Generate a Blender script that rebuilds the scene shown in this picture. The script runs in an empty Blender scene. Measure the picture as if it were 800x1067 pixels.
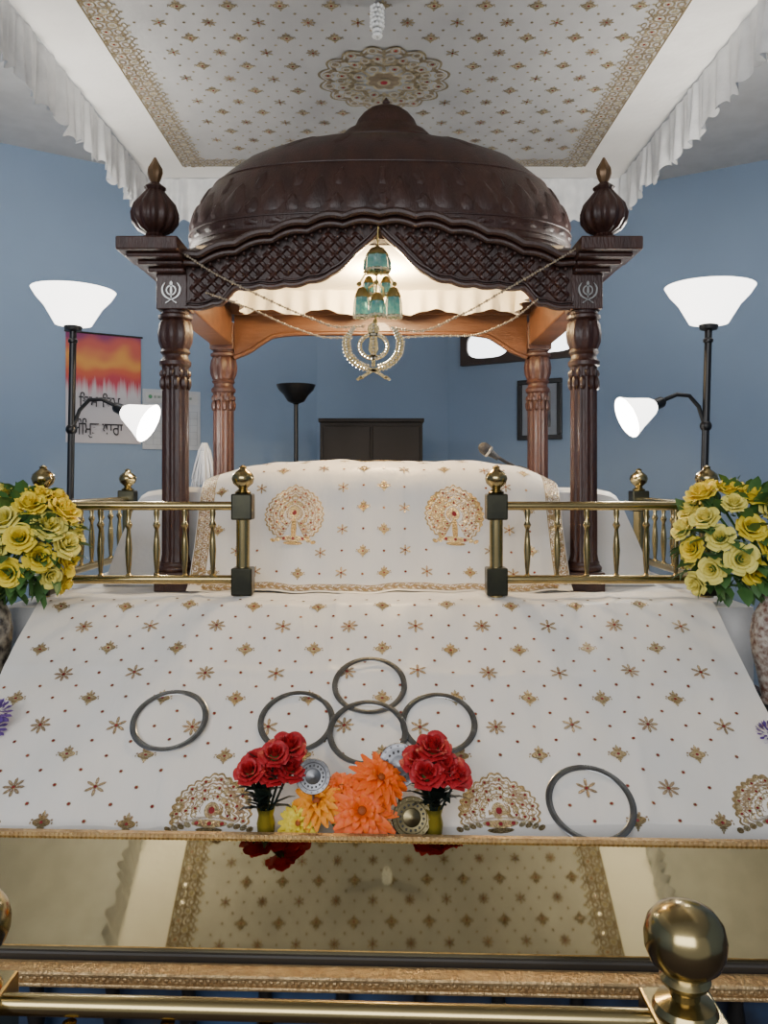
import bpy, math, random
from mathutils import Vector, Matrix, Quaternion
random.seed(7)
SC=bpy.context.scene; C=SC.collection
H=1.55; F=830.0; PI=math.pi
def P(px,py,Y): return Vector(((px-400)*Y/F, Y, H+(500-py)*Y/F))
ORG={}
def herm(x,xs,ys):
    if x<=xs[0]: return ys[0]
    if x>=xs[-1]: return ys[-1]
    i=0
    while x>xs[i+1]: i+=1
    def sl(k):
        if k==0: return (ys[1]-ys[0])/(xs[1]-xs[0])
        if k==len(xs)-1: return (ys[-1]-ys[-2])/(xs[-1]-xs[-2])
        a=(ys[k]-ys[k-1])/(xs[k]-xs[k-1]); b=(ys[k+1]-ys[k])/(xs[k+1]-xs[k])
        return 0 if a*b<=0 else 2*a*b/(a+b)
    h=xs[i+1]-xs[i]; t=(x-xs[i])/h
    return (2*t**3-3*t*t+1)*ys[i]+(t**3-2*t*t+t)*h*sl(i)+(-2*t**3+3*t*t)*ys[i+1]+(t**3-t*t)*h*sl(i+1)
# ---------------------------------------------------------------- materials
def mat(name,col,rough=.5,metal=0,col2=None,scale=8,bump=0,bscale=40,emit=0,ecol=None,coat=0,stretch=(1,1,1),trans=0,sheen=0):
    m=bpy.data.materials.new(name); m.use_nodes=True; nt=m.node_tree; b=nt.nodes['Principled BSDF']
    def c4(c): return (c[0],c[1],c[2],1)
    b.inputs['Base Color'].default_value=c4(col); b.inputs['Roughness'].default_value=rough; b.inputs['Metallic'].default_value=metal
    b.inputs['Coat Weight'].default_value=coat; b.inputs['Transmission Weight'].default_value=trans; b.inputs['Sheen Weight'].default_value=sheen
    tc=nt.nodes.new('ShaderNodeTexCoord'); mp=nt.nodes.new('ShaderNodeMapping'); mp.inputs['Scale'].default_value=stretch
    nt.links.new(tc.outputs['Object'],mp.inputs['Vector'])
    if col2 is None: col2=tuple(x*.88 for x in col)
    n=nt.nodes.new('ShaderNodeTexNoise'); n.inputs['Scale'].default_value=scale; n.inputs['Detail'].default_value=4
    nt.links.new(mp.outputs[0],n.inputs['Vector'])
    r=nt.nodes.new('ShaderNodeValToRGB'); r.color_ramp.elements[0].position=.35; r.color_ramp.elements[1].position=.65
    r.color_ramp.elements[0].color=c4(col); r.color_ramp.elements[1].color=c4(col2)
    nt.links.new(n.outputs['Fac'],r.inputs['Fac']); nt.links.new(r.outputs['Color'],b.inputs['Base Color'])
    if bump:
        n2=nt.nodes.new('ShaderNodeTexNoise'); n2.inputs['Scale'].default_value=bscale; n2.inputs['Detail'].default_value=3
        nt.links.new(mp.outputs[0],n2.inputs['Vector'])
        bp=nt.nodes.new('ShaderNodeBump'); bp.inputs['Strength'].default_value=bump; bp.inputs['Distance'].default_value=.01
        nt.links.new(n2.outputs['Fac'],bp.inputs['Height']); nt.links.new(bp.outputs[0],b.inputs['Normal'])
    if emit:
        b.inputs['Emission Color'].default_value=c4(ecol or col); b.inputs['Emission Strength'].default_value=emit
    return m
WOOD=mat('carved_dark_wood',(.032,.0105,.007),.42,0,(.056,.018,.011),7,.3,70,coat=.1,stretch=(3,3,.6))
WOODD=mat('dome_wood',(.028,.0095,.0065),.46,0,(.048,.016,.010),7,.25,70,coat=.06,stretch=(3,3,.6))
WOODLIT=mat('bulblit_wood',(.085,.033,.014),.45,0,(.13,.052,.021),5,.2,50,coat=.1,stretch=(.6,3,3))  # lit copy of the dark canopy wood, orange bulb glow put into its colour
BRASS=mat('polished_brass',(.44,.345,.16),.2,1,(.36,.28,.13),6)
BRASSD=mat('dark_bronze',(.07,.068,.045),.3,1,(.045,.045,.035),10)
BRASSP=mat('brass_plate',(.54,.465,.275),.03,1,(.47,.40,.23),2)
GOLDF=mat('finial_gold',(.50,.36,.13),.32,1)
COPPER=mat('gilt_lace',(.44,.285,.135),.40,.65,(.56,.39,.19),40,.5,120)
DARK=mat('dark_lacquer',(.012,.011,.010),.4)
BLACK=mat('black_metal',(.012,.012,.013),.35,.2)
BLUEW=mat('blue_wall_paint',(.25,.345,.485),.75,0,(.24,.33,.465),2,.05,200)
WHITEC=mat('ceiling_paint',(.55,.56,.57),.9)
FLOORM=mat('carpet',(.06,.05,.06),.95,0,(.09,.07,.08),60,.4,300)
CLOTH=mat('ivory_satin',(.83,.80,.75),.40,0,(.79,.76,.705),5,.35,9,sheen=.25,stretch=(1.8,.6,.6))
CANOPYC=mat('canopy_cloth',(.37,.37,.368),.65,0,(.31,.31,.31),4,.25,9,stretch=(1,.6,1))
SHEET=mat('white_cotton',(.76,.75,.73),.8,0,(.70,.69,.67),4,.2,30)
FRILLM=mat('sheer_frill',(.72,.725,.73),.75,0,(.60,.61,.62),14,.15,80)
GOLD=mat('gold_thread',(.44,.335,.17),.32,.8,(.24,.175,.08),260,.8,300)
PGOLD=mat('pale_gold_thread',(.62,.53,.33),.28,.8,(.36,.285,.15),260,.8,300)
RED=mat('red_stone',(.20,.010,.022),.2,0,(.28,.03,.03),30,coat=.6)
BROWN=mat('bronze_thread',(.29,.195,.12),.36,.65,(.42,.31,.19),260,.7,300)
EMB=[CLOTH,GOLD,RED,BROWN,PGOLD]
STEEL=mat('dull_steel',(.28,.29,.30),.24,1,(.18,.185,.19),20)
SILVER=mat('dull_silver',(.36,.36,.35),.35,1)
SHADE=mat('frosted_glass_lit',(.9,.88,.84),.5,0,emit=5,ecol=(1,.96,.9))
TEAL=mat('teal_crystal',(.08,.36,.35),.12,0,(.22,.48,.42),70,trans=.4,coat=.5)
CRYST=mat('clear_crystal',(.75,.66,.45),.12,.4,coat=.5)
YEL=mat('yellow_petal',(.86,.70,.06),.6,0,(.84,.61,.03),12)
YELP=mat('lemon_petal',(.88,.79,.20),.6,0,(.86,.74,.12),12)
REDP=mat('red_petal',(.52,.016,.024),.55,0,(.34,.008,.013),14)
ORP=mat('orange_petal',(.90,.105,.007),.55,0,(.86,.17,.01),16)
ORY=mat('amber_petal',(.88,.26,.008),.55,0,(.88,.36,.01),16)
PURP=mat('purple_petal',(.13,.06,.30),.6,0,(.19,.10,.40),18)
LEAF=mat('leaf_green',(.045,.125,.03),.5,0,(.08,.185,.045),12)
DLEAF=mat('dark_leaf',(.010,.018,.012),.5)
VASEW=mat('painted_porcelain',(.60,.53,.45),.25,0,(.20,.10,.07),60,coat=.4)
VASED=mat('dark_porcelain',(.05,.04,.035),.25,0,(.35,.3,.22),45,coat=.4)
# ---------------------------------------------------------------- mesh builder
class MB:
    def __init__(s): s.v=[]; s.f=[]; s.m=[]
    def add(s,vs,fs,m=0):
        b=len(s.v); s.v+=[tuple(v) for v in vs]; s.f+=[tuple(b+i for i in f) for f in fs]; s.m+=[m]*len(fs)
    def box(s,x0,x1,y0,y1,z0,z1,m=0):
        s.add([(x0,y0,z0),(x1,y0,z0),(x1,y1,z0),(x0,y1,z0),(x0,y0,z1),(x1,y0,z1),(x1,y1,z1),(x0,y1,z1)],
              [(0,3,2,1),(4,5,6,7),(0,1,5,4),(1,2,6,5),(2,3,7,6),(3,0,4,7)],m)
    def lathe(s,prof,c,seg=24,m=0,fl=None,M=None):
        c=Vector(c); vs=[]
        for r,z in prof:
            for i in range(seg):
                a=2*PI*i/seg; rr=r
                if fl: rr=r*(1+fl[1]*math.cos(fl[0]*a))
                p=Vector((rr*math.cos(a),rr*math.sin(a),z))
                if M is not None: p=M@p
                vs.append(c+p)
        n=len(prof); fs=[]
        for k in range(n-1):
            for i in range(seg):
                j=(i+1)%seg; fs.append((k*seg+i,k*seg+j,(k+1)*seg+j,(k+1)*seg+i))
        fs.append(tuple(range(seg-1,-1,-1))); fs.append(tuple((n-1)*seg+i for i in range(seg)))
        s.add(vs,fs,m)
    def tube(s,pts,r,seg=8,m=0):
        pts=[Vector(p) for p in pts]; n=len(pts); vs=[]
        up=Vector((0.123,.31,1)).normalized()
        for k,p in enumerate(pts):
            d=(pts[min(k+1,n-1)]-pts[max(k-1,0)]).normalized()
            a=d.cross(up)
            if a.length<.05: a=d.cross(Vector((1,0,0)))
            a.normalize(); b=d.cross(a).normalized()
            rr=r[k] if isinstance(r,(list,tuple)) else r
            for i in range(seg):
                t=2*PI*i/seg; vs.append(p+a*rr*math.cos(t)+b*rr*math.sin(t))
        fs=[]
        for k in range(n-1):
            for i in range(seg):
                j=(i+1)%seg; fs.append((k*seg+i,k*seg+j,(k+1)*seg+j,(k+1)*seg+i))
        fs.append(tuple(range(seg-1,-1,-1))); fs.append(tuple((n-1)*seg+i for i in range(seg)))
        s.add(vs,fs,m)
    def sphere(s,c,r,m=0,seg=10,rings=6,sc=(1,1,1)):
        c=Vector(c); vs=[c+Vector((0,0,-r*sc[2]))]
        for k in range(1,rings):
            t=PI*k/rings
            for i in range(seg):
                a=2*PI*i/seg
                vs.append(c+Vector((r*sc[0]*math.sin(t)*math.cos(a),r*sc[1]*math.sin(t)*math.sin(a),-r*sc[2]*math.cos(t))))
        vs.append(c+Vector((0,0,r*sc[2]))); fs=[]
        for i in range(seg): fs.append((0,1+(i+1)%seg,1+i))
        for k in range(rings-2):
            for i in range(seg):
                j=(i+1)%seg; b=1+k*seg; fs.append((b+i,b+j,b+seg+j,b+seg+i))
        b=1+(rings-2)*seg; t=len(vs)-1
        for i in range(seg): fs.append((b+i,b+(i+1)%seg,t))
        s.add(vs,fs,m)
    def grid(s,fn,us,vs_,m=0,closeu=False):
        nu=len(us); nv=len(vs_); V=[fn(u,v) for v in vs_ for u in us]; fs=[]
        for j in range(nv-1):
            for i in range(nu if closeu else nu-1):
                k=(i+1)%nu; fs.append((j*nu+i,j*nu+k,(j+1)*nu+k,(j+1)*nu+i))
        s.add(V,fs,m)
    def prism(s,pts,y0,y1,m=0):
        n=len(pts); vs=[(x,y0,z) for x,z in pts]+[(x,y1,z) for x,z in pts]
        fs=[tuple(range(n)),tuple(range(2*n-1,n-1,-1))]+[(i,i+n,(i+1)%n+n,(i+1)%n) for i in range(n)]
        s.add(vs,fs,m)
    def strip(s,top,bot,y0,y1,m=0):
        n=len(top)
        vs=[(x,y0,z) for x,z in top]+[(x,y0,z) for x,z in bot]+[(x,y1,z) for x,z in top]+[(x,y1,z) for x,z in bot]
        fs=[]
        for i in range(n-1):
            fs+=[(n+i,n+i+1,i+1,i),(2*n+i,2*n+i+1,3*n+i+1,3*n+i),(i,i+1,2*n+i+1,2*n+i),(n+i+1,n+i,3*n+i,3*n+i+1)]
        fs+=[(0,2*n,3*n,n),(n-1,2*n-1,4*n-1,3*n-1)]
        s.add(vs,fs,m)
    def build(s,name,mats,parent=None,org=None,smooth=True,bevel=0,ang=38):
        if org is None: org=ORG.get(parent.name,Vector()) if parent else Vector()
        org=Vector(org)
        me=bpy.data.meshes.new(name); me.from_pydata([Vector(v)-org for v in s.v],[],s.f)
        if not isinstance(mats,(list,tuple)): mats=[mats]
        for mm in mats: me.materials.append(mm)
        me.polygons.foreach_set('material_index',s.m)
        if smooth:
            me.polygons.foreach_set('use_smooth',[True]*len(s.f)); me.set_sharp_from_angle(angle=math.radians(ang))
        me.update()
        o=bpy.data.objects.new(name,me); C.objects.link(o)
        if parent: o.parent=parent
        else: o.location=org
        ORG[o.name]=org
        if bevel:
            b=o.modifiers.new('bevel','BEVEL'); b.width=bevel; b.segments=2; b.limit_method='ANGLE'
        return o
def tag(o,label,cat,group=None):
    o['label']=label; o['category']=cat
    if group: o['group']=group
    return o
def struct(o): o['kind']='structure'; return o
def thing(name,label,cat,loc,group=None,rot=(0,0,0),local=False):
    o=bpy.data.objects.new(name,None); C.objects.link(o); o.location=loc; o.rotation_euler=rot; o.empty_display_size=.05
    ORG[o.name]=Vector() if local else Vector(loc)
    return tag(o,label,cat,group)
def lin(a,b,n): return [a+(b-a)*i/(n-1) for i in range(n)]
# ---------------------------------------------------------------- embroidery
def ell(cx,cy,rx,ry,a=0,n=8):
    ca,sa=math.cos(a),math.sin(a)
    return [(cx+rx*math.cos(2*PI*i/n)*ca-ry*math.sin(2*PI*i/n)*sa, cy+rx*math.cos(2*PI*i/n)*sa+ry*math.sin(2*PI*i/n)*ca) for i in range(n)]
def m_star(r,n=6,mt=3):
    o=[]
    for i in range(n):
        a=2*PI*i/n+PI/2
        o.append((ell(.58*r*math.cos(a),.58*r*math.sin(a),.42*r,.16*r,a,6),mt)); o.append((ell(.62*r*math.cos(a),.62*r*math.sin(a),.2*r,.07*r,a,6),4))
    o.append((ell(0,0,.26*r,.26*r),1)); o.append((ell(0,0,.15*r,.15*r),2)); return o
def m_kalash(r):
    o=[(ell(0,0,.86*r,.44*r,0,12),1),(ell(0,0,.72*r,.33*r,0,10),4),(ell(0,-.50*r,.42*r,.11*r),1),(ell(0,-.70*r,.22*r,.12*r),4),(ell(0,-.90*r,.09*r,.12*r),1),
       (ell(0,.52*r,.46*r,.14*r),1),(ell(0,.80*r,.17*r,.22*r),4),(ell(0,1.06*r,.07*r,.10*r),1)]
    for s in (-1,1):
        o.append((ell(s*.34*r,.68*r,.14*r,.15*r),3)); o.append((ell(s*.92*r,.22*r,.13*r,.11*r),3)); o.append((ell(s*1.02*r,-.08*r,.07*r,.13*r),1))
        o.append((ell(s*.40*r,0,.11*r,.11*r),3))
    o.append((ell(0,0,.17*r,.15*r),2)); return o
def m_dot(r): return [(ell(0,0,r,r,0,6),1),(ell(0,0,.6*r,.6*r,0,6),2)]
def m_fan(R,a0=-22,a1=202,full=False):
    o=[]; D=math.radians
    for q,n,mt in ((.97,18,1),(.72,14,3),(.48,10,1)):
        N=96; nn=int(n*(a1-a0)/224); pts=[(0,-.12*R)]
        for i in range(N+1):
            t=i/N; a=D(a0+(a1-a0)*t); rr=q*R*(1+.085*abs(math.sin(nn*PI*t)))*(1+.13*max(0,1-abs(a-PI/2)/.45)**1.5); pts.append((rr*math.cos(a),rr*math.sin(a)))
        o.append((pts,mt)); o.append(([(x*.94,y*.94) for x,y in pts],0)); o.append(([(x*.89,y*.89) for x,y in pts],3 if mt==1 else 1)); o.append(([(x*.79,y*.79) for x,y in pts],0))
        for i in range(nn):
            a=D(a0+(a1-a0)*(i+.5)/nn); k=(1+.10*max(0,1-abs(a-PI/2)/.45)); x,y=(q*.90)*R*k*math.cos(a),(q*.90)*R*k*math.sin(a)
            o.append((ell(x,y,.075*R,.070*R,a,8),4)); o.append((ell(x,y,.044*R,.038*R,a,6),0 if i%2 else 2))
            a2=D(a0+(a1-a0)*(i+.02)/nn); x,y=(q*.80)*R*math.cos(a2),(q*.80)*R*math.sin(a2); o.append((ell(x,y,.045*R,.025*R,a2,6),1))
    o.append((ell(0,.06*R,.19*R,.24*R,0,14),4)); o.append((ell(0,.06*R,.13*R,.17*R,0,10),3)); o.append((ell(0,.06*R,.08*R,.10*R,0,8),2))
    yb=-.92 if full else -.30
    if full: o.append((ell(0,-.55*R,.10*R,.42*R,0,10),1))
    o.append((ell(0,yb*R,.46*R,.11*R,0,14),4)); o.append((ell(0,(yb-.17)*R,.34*R,.07*R,0,12),1))
    for t in range(5): o.append((ell((-.32+.16*t)*R,yb*R,.055*R,.055*R),3 if t%2 else 2))
    for s in (-1,1):
        for t in range(4 if not full else 2): o.append((ell(s*(.54+.16*t)*R,(yb-.05-.04*t)*R,.10*R,.07*R,s*.5),1 if t%2 else 4))
    return o
def place(mb,surf,u,v,motif,rot=0,eps=.0014,spread=.0014):
    d=.004
    p0=surf(u,v); n=(surf(u+d,v)-surf(u-d,v)).cross(surf(u,v+d)-surf(u,v-d)).normalized()
    ca,sa=math.cos(rot),math.sin(rot)
    K=spread/max(40,len(motif))
    for k,(poly,mt) in enumerate(motif):
        e=eps+K*k+(.0004 if mt==2 else 0)
        if len(poly)>20:
            cu=sum(x for x,y in poly)/len(poly); cv=sum(y for x,y in poly)/len(poly); rings=[]
            for f in (1,.66,.33): rings.append([surf(u+(cu+(x-cu)*f)*ca-(cv+(y-cv)*f)*sa,v+(cu+(x-cu)*f)*sa+(cv+(y-cv)*f)*ca)+n*e for x,y in poly])
            L=len(poly); vs=rings[0]+rings[1]+rings[2]+[surf(u+cu*ca-cv*sa,v+cu*sa+cv*ca)+n*e]
            fs=[]
            for i in range(L):
                j=(i+1)%L; fs+=[(i,j,L+j,L+i),(L+i,L+j,2*L+j,2*L+i),(2*L+i,2*L+j,3*L)]
            mb.add(vs,fs,mt)
        else: mb.add([surf(u+x*ca-y*sa,v+x*sa+y*ca)+n*e for x,y in poly],[tuple(range(len(poly)))],mt)
def band(mb,surf,pts,w,mt,eps=.001):
    vs=[]
    for k,(u,v) in enumerate(pts):
        a=pts[max(k-1,0)]; b=pts[min(k+1,len(pts)-1)]
        dx,dy=b[0]-a[0],b[1]-a[1]; L=math.hypot(dx,dy) or 1; nx,ny=-dy/L*w/2,dx/L*w/2
        d=.003; n=(surf(u+d,v)-surf(u-d,v)).cross(surf(u,v+d)-surf(u,v-d)).normalized()
        vs+=[surf(u+nx,v+ny)+n*eps,surf(u-nx,v-ny)+n*eps]
    mb.add(vs,[(2*i,2*i+1,2*i+3,2*i+2) for i in range(len(pts)-1)],mt)
def lace(mb,surf,p0,p1,w,step=.03,scallop=0):
    L=math.hypot(p1[0]-p0[0],p1[1]-p0[1]); n=max(4,int(L/step)); ux,uy=(p1[0]-p0[0])/L,(p1[1]-p0[1])/L; nx,ny=-uy,ux
    for off in (-.5,.5):
        if scallop and off*scallop>0: continue
        band(mb,surf,[(p0[0]+ux*L*i/n+nx*w*off,p0[1]+uy*L*i/n+ny*w*off) for i in range(n+1)],w*.07,1)
    a=math.atan2(uy,ux)
    for i in range(n):
        t=(i+.5)/n; s=1 if i%2 else -1
        x,y=p0[0]+ux*L*t,p0[1]+uy*L*t
        mo=[(ell(0,s*w*.18,step*.54,w*.26,.4*s,10),1),(ell(0,s*w*.18,step*.38,w*.18,.4*s,8),0),(ell(0,s*w*.18,step*.28,w*.13,.4*s,8),4),
            (ell(0,-s*w*.27,step*.44,w*.17,-.5*s,8),3),(ell(0,-s*w*.27,step*.22,w*.08,-.5*s,8),0),
            (ell(step*.5,0,step*.22,w*.13),3),(ell(0,s*w*.44,step*.26,w*.07),3),(ell(step*.5,-s*w*.40,step*.2,w*.08),1),(ell(step*.45,s*w*.34,step*.16,w*.07),4)]
        if i%2==0: mo.append((ell(0,s*w*.18,step*.11,w*.055),2))
        if scallop:
            q=scallop*w*(.50+.10*(i%2)); mo+=[(ell(0,q,step*.42,w*.11,0,8),1),(ell(0,q,step*.26,w*.06,0,8),0),(ell(0,q+scallop*w*.16,step*.14,w*.06),4),(ell(step*.5,q-scallop*w*.06,step*.14,w*.05),3)]
        place(mb,surf,x,y,mo,a)
# ================================================================ ROOM
def wallq(name,a,b,z0,z1,m):
    mb=MB(); mb.add([(a[0],a[1],z0),(b[0],b[1],z0),(b[0],b[1],z1),(a[0],a[1],z1)],[(0,1,2,3)])
    return struct(mb.build(name,m,smooth=False))
ZC=H+2.03
LC=(-.5,5.96); LF=(-3.56,3.99); RC=(.5,6.24); RF=(3.56,4.35)
wallq('wall_back',LC,RC,0,ZC,BLUEW); wallq('wall_back_left',LF,LC,0,ZC,BLUEW); wallq('wall_back_right',RC,RF,0,ZC,BLUEW)
wallq('wall_left',(-3.56,-2),LF,0,ZC,BLUEW); wallq('wall_right',RF,(3.56,-2),0,ZC,BLUEW)
mb=MB(); mb.add([(-3.6,-2,0),(3.6,-2,0),(3.6,6.4,0),(-3.6,6.4,0)],[(0,1,2,3)]); struct(mb.build('floor',FLOORM,smooth=False))
mb=MB(); mb.add([(-3.6,-2,ZC),(3.6,-2,ZC),(3.6,6.4,ZC),(-3.6,6.4,ZC)],[(3,2,1,0)]); struct(mb.build('ceiling',WHITEC,smooth=False))
ZS=.5
mb=MB(); mb.prism([(-3.5,0),(3.5,0),(3.5,ZS),(-3.5,ZS)],1.2,3.9)
mb.prism([(-1.9,0),(1.9,0),(1.9,ZS),(-1.9,ZS)],3.9,4.85); mb.prism([(-.75,0),(.9,0),(.9,ZS),(-.75,ZS)],4.85,5.7)
struct(mb.build('trim_1',FLOORM,smooth=False))
AL=math.atan2(LC[1]-LF[1],LC[0]-LF[0]); AR=math.atan2(RF[1]-RC[1],RF[0]-RC[0])
def on_left(px):
    k=(px-400)/F; sl=math.tan(AL); Y=(LC[1]-sl*LC[0])/(1-sl*k); return Vector((k*Y,Y,0))
def on_right(px):
    k=(px-400)/F; sl=math.tan(AR); Y=(RC[1]-sl*RC[0])/(1-sl*k); return Vector((k*Y,Y,0))
def zat(py,Y): return H+(500-py)*Y/F
SKY=mat('window_daylight',(.9,.95,1),.3,0,emit=4,ecol=(.93,.97,1))
WFR=mat('window_frame_wood',(.045,.025,.018),.5)
a=on_right(482); b=on_right(612); w=(b-a).length; z0=zat(382,a.y); z1=zat(343,a.y)
win=bpy.data.objects.new('window_1',None); C.objects.link(win); win['kind']='structure'; win.location=(a.x,a.y,z0); win.rotation_euler=(0,0,AR); ORG['window_1']=Vector()
hh=z1-z0
mb=MB()
for xa,xb in ((0,w*.46),(w*.46,w)):
    N=48; cx,cz=(xa+xb)/2,hh*.5; ox,oz=(xb-xa)/2,hh/2; ix,iz=ox-.055,oz-.045
    vs=[]
    for y in (-.045,0):
        for i in range(N):
            t=2*PI*i/N; c_,s_=math.cos(t),math.sin(t); m_=max(abs(c_),abs(s_)); vs.append((cx+ox*c_/m_,y,cz+oz*s_/m_))
        for i in range(N):
            t=2*PI*i/N; c_,s_=math.cos(t),math.sin(t); vs.append((cx+ix*math.copysign(abs(c_)**.65,c_),y,cz+iz*math.copysign(abs(s_)**.65,s_)))
    fs=[]
    for i in range(N):
        j=(i+1)%N; fs+=[(i,j,N+j,N+i),(2*N+i,3*N+i,3*N+j,2*N+j),(N+i,N+j,3*N+j,3*N+i),(i,2*N+i,2*N+j,j)]
    mb.add(vs,fs)
mb.build('frame',WFR,win,smooth=False)
mb=MB(); mb.box(.03,w-.03,-.022,-.012,.03,hh-.02); mb.build('pane',SKY,win,smooth=False)
# ================================================================ DAIS
def hz(h): return H+h
dais=thing('dais','low stepped dais carrying the carved canopy, its top sheeted in white','platform',(0,3,ZS))
DK=mat('dais_side_fabric',(.02,.018,.02),.8)
mb=MB(); mb.box(-1.2,1.16,2.5,4.2,ZS,hz(-.40)); mb.build('platform_top',SHEET,dais,smooth=False)
mb=MB()
pr=[(2.5,hz(-.40)),(1.88,hz(-.819)),(1.872,hz(-.872)),(1.765,hz(-.872)),(1.765,ZS),(2.5,ZS)]
n=len(pr); vs=[(-1.08,y,z) for y,z in pr]+[(1.025,y,z) for y,z in pr]
mb.add(vs,[tuple(range(n)),tuple(range(2*n-1,n-1,-1))]+[(i,(i+1)%n,(i+1)%n+n,i+n) for i in range(n)])
mb.build('sloped_front',DK,dais,smooth=False)
for x0,x1 in ((-1.36,-1.085),(1.03,1.32)):
    mb=MB(); mb.box(x0,x1,2.22,2.495,ZS,hz(-.66)); mb.box(x0,x1,1.75,2.22,ZS,hz(-.86)); mb.build('side_step',DK,dais,smooth=False)
# ================================================================ SLOPING RUMALA
prof=[(2.70,-.389),(2.53,-.386),(2.49,-.392),(1.885,-.800),(1.866,-.815),(1.862,-.868)]
ss=[0]
for i in range(1,len(prof)): ss.append(ss[-1]+math.dist(prof[i],prof[i-1]))
def slope(u,v):
    v=max(0,min(ss[-1],v)); i=0
    while i<len(ss)-2 and v>ss[i+1]: i+=1
    t=(v-ss[i])/(ss[i+1]-ss[i]); y=prof[i][0]+(prof[i+1][0]-prof[i][0])*t; h=prof[i][1]+(prof[i+1][1]-prof[i][1])*t
    w=.0024*math.sin(u*9+v*3)+.0016*math.sin(u*23-v*14)+.0016*math.sin(v*26+2*u)+.0014*math.sin(u*41+v*17+2*math.sin(u*5))
    for u0,k,am in ((-.62,.10,.004),(-.13,-.06,.003),(.33,.08,.0035),(.74,-.12,.004)): w+=am*math.exp(-((u-u0-k*v)/.016)**2)
    w+=.003*math.exp(-((v-.50-.03*u)/.016)**2)
    return Vector((u,y,hz(h)+w+.006))
def sl(u,v): return slope(u,ss[-1]-v)
def slope_at(px,py):
    k=(px-400)/F; q=(500-py)/F; best=None
    for i in range(400):
        v=ss[-1]*i/399; p=slope(0,v); e=abs((p.z-H)-q*p.y)
        if best is None or e<best[0]: best=(e,v,p.y)
    return k*best[2],best[1]
mb=MB(); XL,XR=-1.085,1.03; S=ss[-1]
mb.grid(sl,lin(XL,XR,230),lin(0,S,100),0)
fans=[(px,)+slope_at(px,846) for px in (220,520)]
fanpos=[(f[1],S-f[2]) for f in fans]+[(.93,S-fans[0][2])]
for fx,fv in fanpos: place(mb,sl,fx,fv,m_fan(.094))
r=0; v=.06
while v<S-.16:
    n=10
    for i in range(n+1):
        x=XL+.08+(i+(.5 if r%2 else 0))*.2
        if x>XR-.06: continue
        if all(math.hypot(x-fx,(v-fv-.02)*1.0)>.135 for fx,fv in fanpos):
            place(mb,sl,x,v,m_kalash(.025) if r%2==0 else m_star(.028,6 if i%2 else 8))
        for dx,dv in ((.1,.0),(.05,.045),(-.05,.045)):
            if x+dx<XR-.03 and all(math.hypot(x+dx-fx,v+dv-fv-.02)>.13 for fx,fv in fanpos): place(mb,sl,x+dx,v+dv,m_dot(.0055))
    v+=.092; r+=1
tag(mb.build('embroidered_cloth',EMB),'wide ivory cloth with gold embroidery sloping down in front of the railings','cloth')
def ring(label,px,py,rpx,lift):
    u,v=slope_at(px,py); c=slope(u,v)
    ax=Vector((1,0,0)); ay=Vector((0,math.cos(math.radians(33.9)),math.sin(math.radians(33.9)))); nz=ax.cross(ay)
    R=rpx*c.y/F; w=.0082; o=c+nz*(.0068+lift)
    mb=MB(); pr=[(R-w,.0),(R-w*.85,.0009),(R-w*.1,.0016),(R+w*.8,.0009),(R+w,0),(R,-.001)]; N=72
    vs=[o+ax*(r*math.cos(2*PI*i/N))+ay*(r*math.sin(2*PI*i/N))+nz*z for r,z in pr for i in range(N)]
    K=len(pr); fs=[(k*N+i,k*N+(i+1)%N,((k+1)%K)*N+(i+1)%N,((k+1)%K)*N+i) for k in range(K) for i in range(N)]
    mb.add(vs,fs); tag(mb.build('steel_ring',STEEL,org=o,ang=4),label,'ring','steel rings on the sloping cloth')
ring('steel ring lying alone toward the left edge of the sloping cloth',177,753,37,0)
ring('left ring of the overlapping cluster on the sloping cloth',309,752,37,.0)
ring('uppermost ring of the overlapping cluster on the sloping cloth',385,716,36,.0)
ring('middle ring of the cluster, lying over its neighbours above the orange flowers',383,766,39,.0035)
ring('right ring of the overlapping cluster, behind the red roses',457,754,37,.0)
ring('steel ring lying alone at lower right, nearest the brass box',615,838,43,0)
# ================================================================ THRONE RUMALA + WHITE SHEET
tp=[(2.715,-.386),(2.735,-.375),(2.80,-.29),(2.90,-.115),(2.95,-.01),(3.0,.04),(3.08,.066),(3.2,.072),(3.5,.070)]
ts=[0]
for i in range(1,len(tp)): ts.append(ts[-1]+math.dist(tp[i],tp[i-1]))
def thr(u,v):
    v=max(0,min(ts[-1],v))
    y=herm(v,ts,[p[0] for p in tp]); h=herm(v,ts,[p[1] for p in tp])
    k=min(1,max(0,(v-.1)/.5)); e=min(1,abs(u+.015)/.67)
    h-=.075*k*e**5; y+=.03*e**6*(1-k)
    w=.006*math.sin(u*11+v*5)+.005*math.sin(u*25-v*9)+.0025*math.sin(u*47+v*13)
    return Vector((u,y+w*.8,hz(h)+w*.5+.004))
mb=MB(); x0,x1=-.682,.652; T=ts[-1]
mb.grid(thr,lin(x0,x1,140),lin(0,T,90),0)
lace(mb,thr,(x0+.03,.03),(x0+.03,.62),.05,.025); lace(mb,thr,(x1-.03,.03),(x1-.03,.62),.05,.025); lace(mb,thr,(x0+.05,.025),(x1-.05,.025),.03,.025)
tf=[(-.325,.315),(.255,.315)]
for f in tf: place(mb,thr,f[0],f[1],m_fan(.104,-66,246,True))
r=0; v=.085
while v<.66:
    for i in range(9):
        x=-.60+(i+(.5 if r%2 else 0))*.15
        if x>x1-.08: continue
        if all(math.hypot(x-a,v-b)>.155 for a,b in tf): place(mb,thr,x,v,m_star(.023) if (r+i)%2 else m_kalash(.023))
        if all(math.hypot(x+.075-a,v-b)>.15 for a,b in tf) and x+.075<x1-.06: place(mb,thr,x+.075,v,m_dot(.0055))
    v+=.085; r+=1
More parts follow.
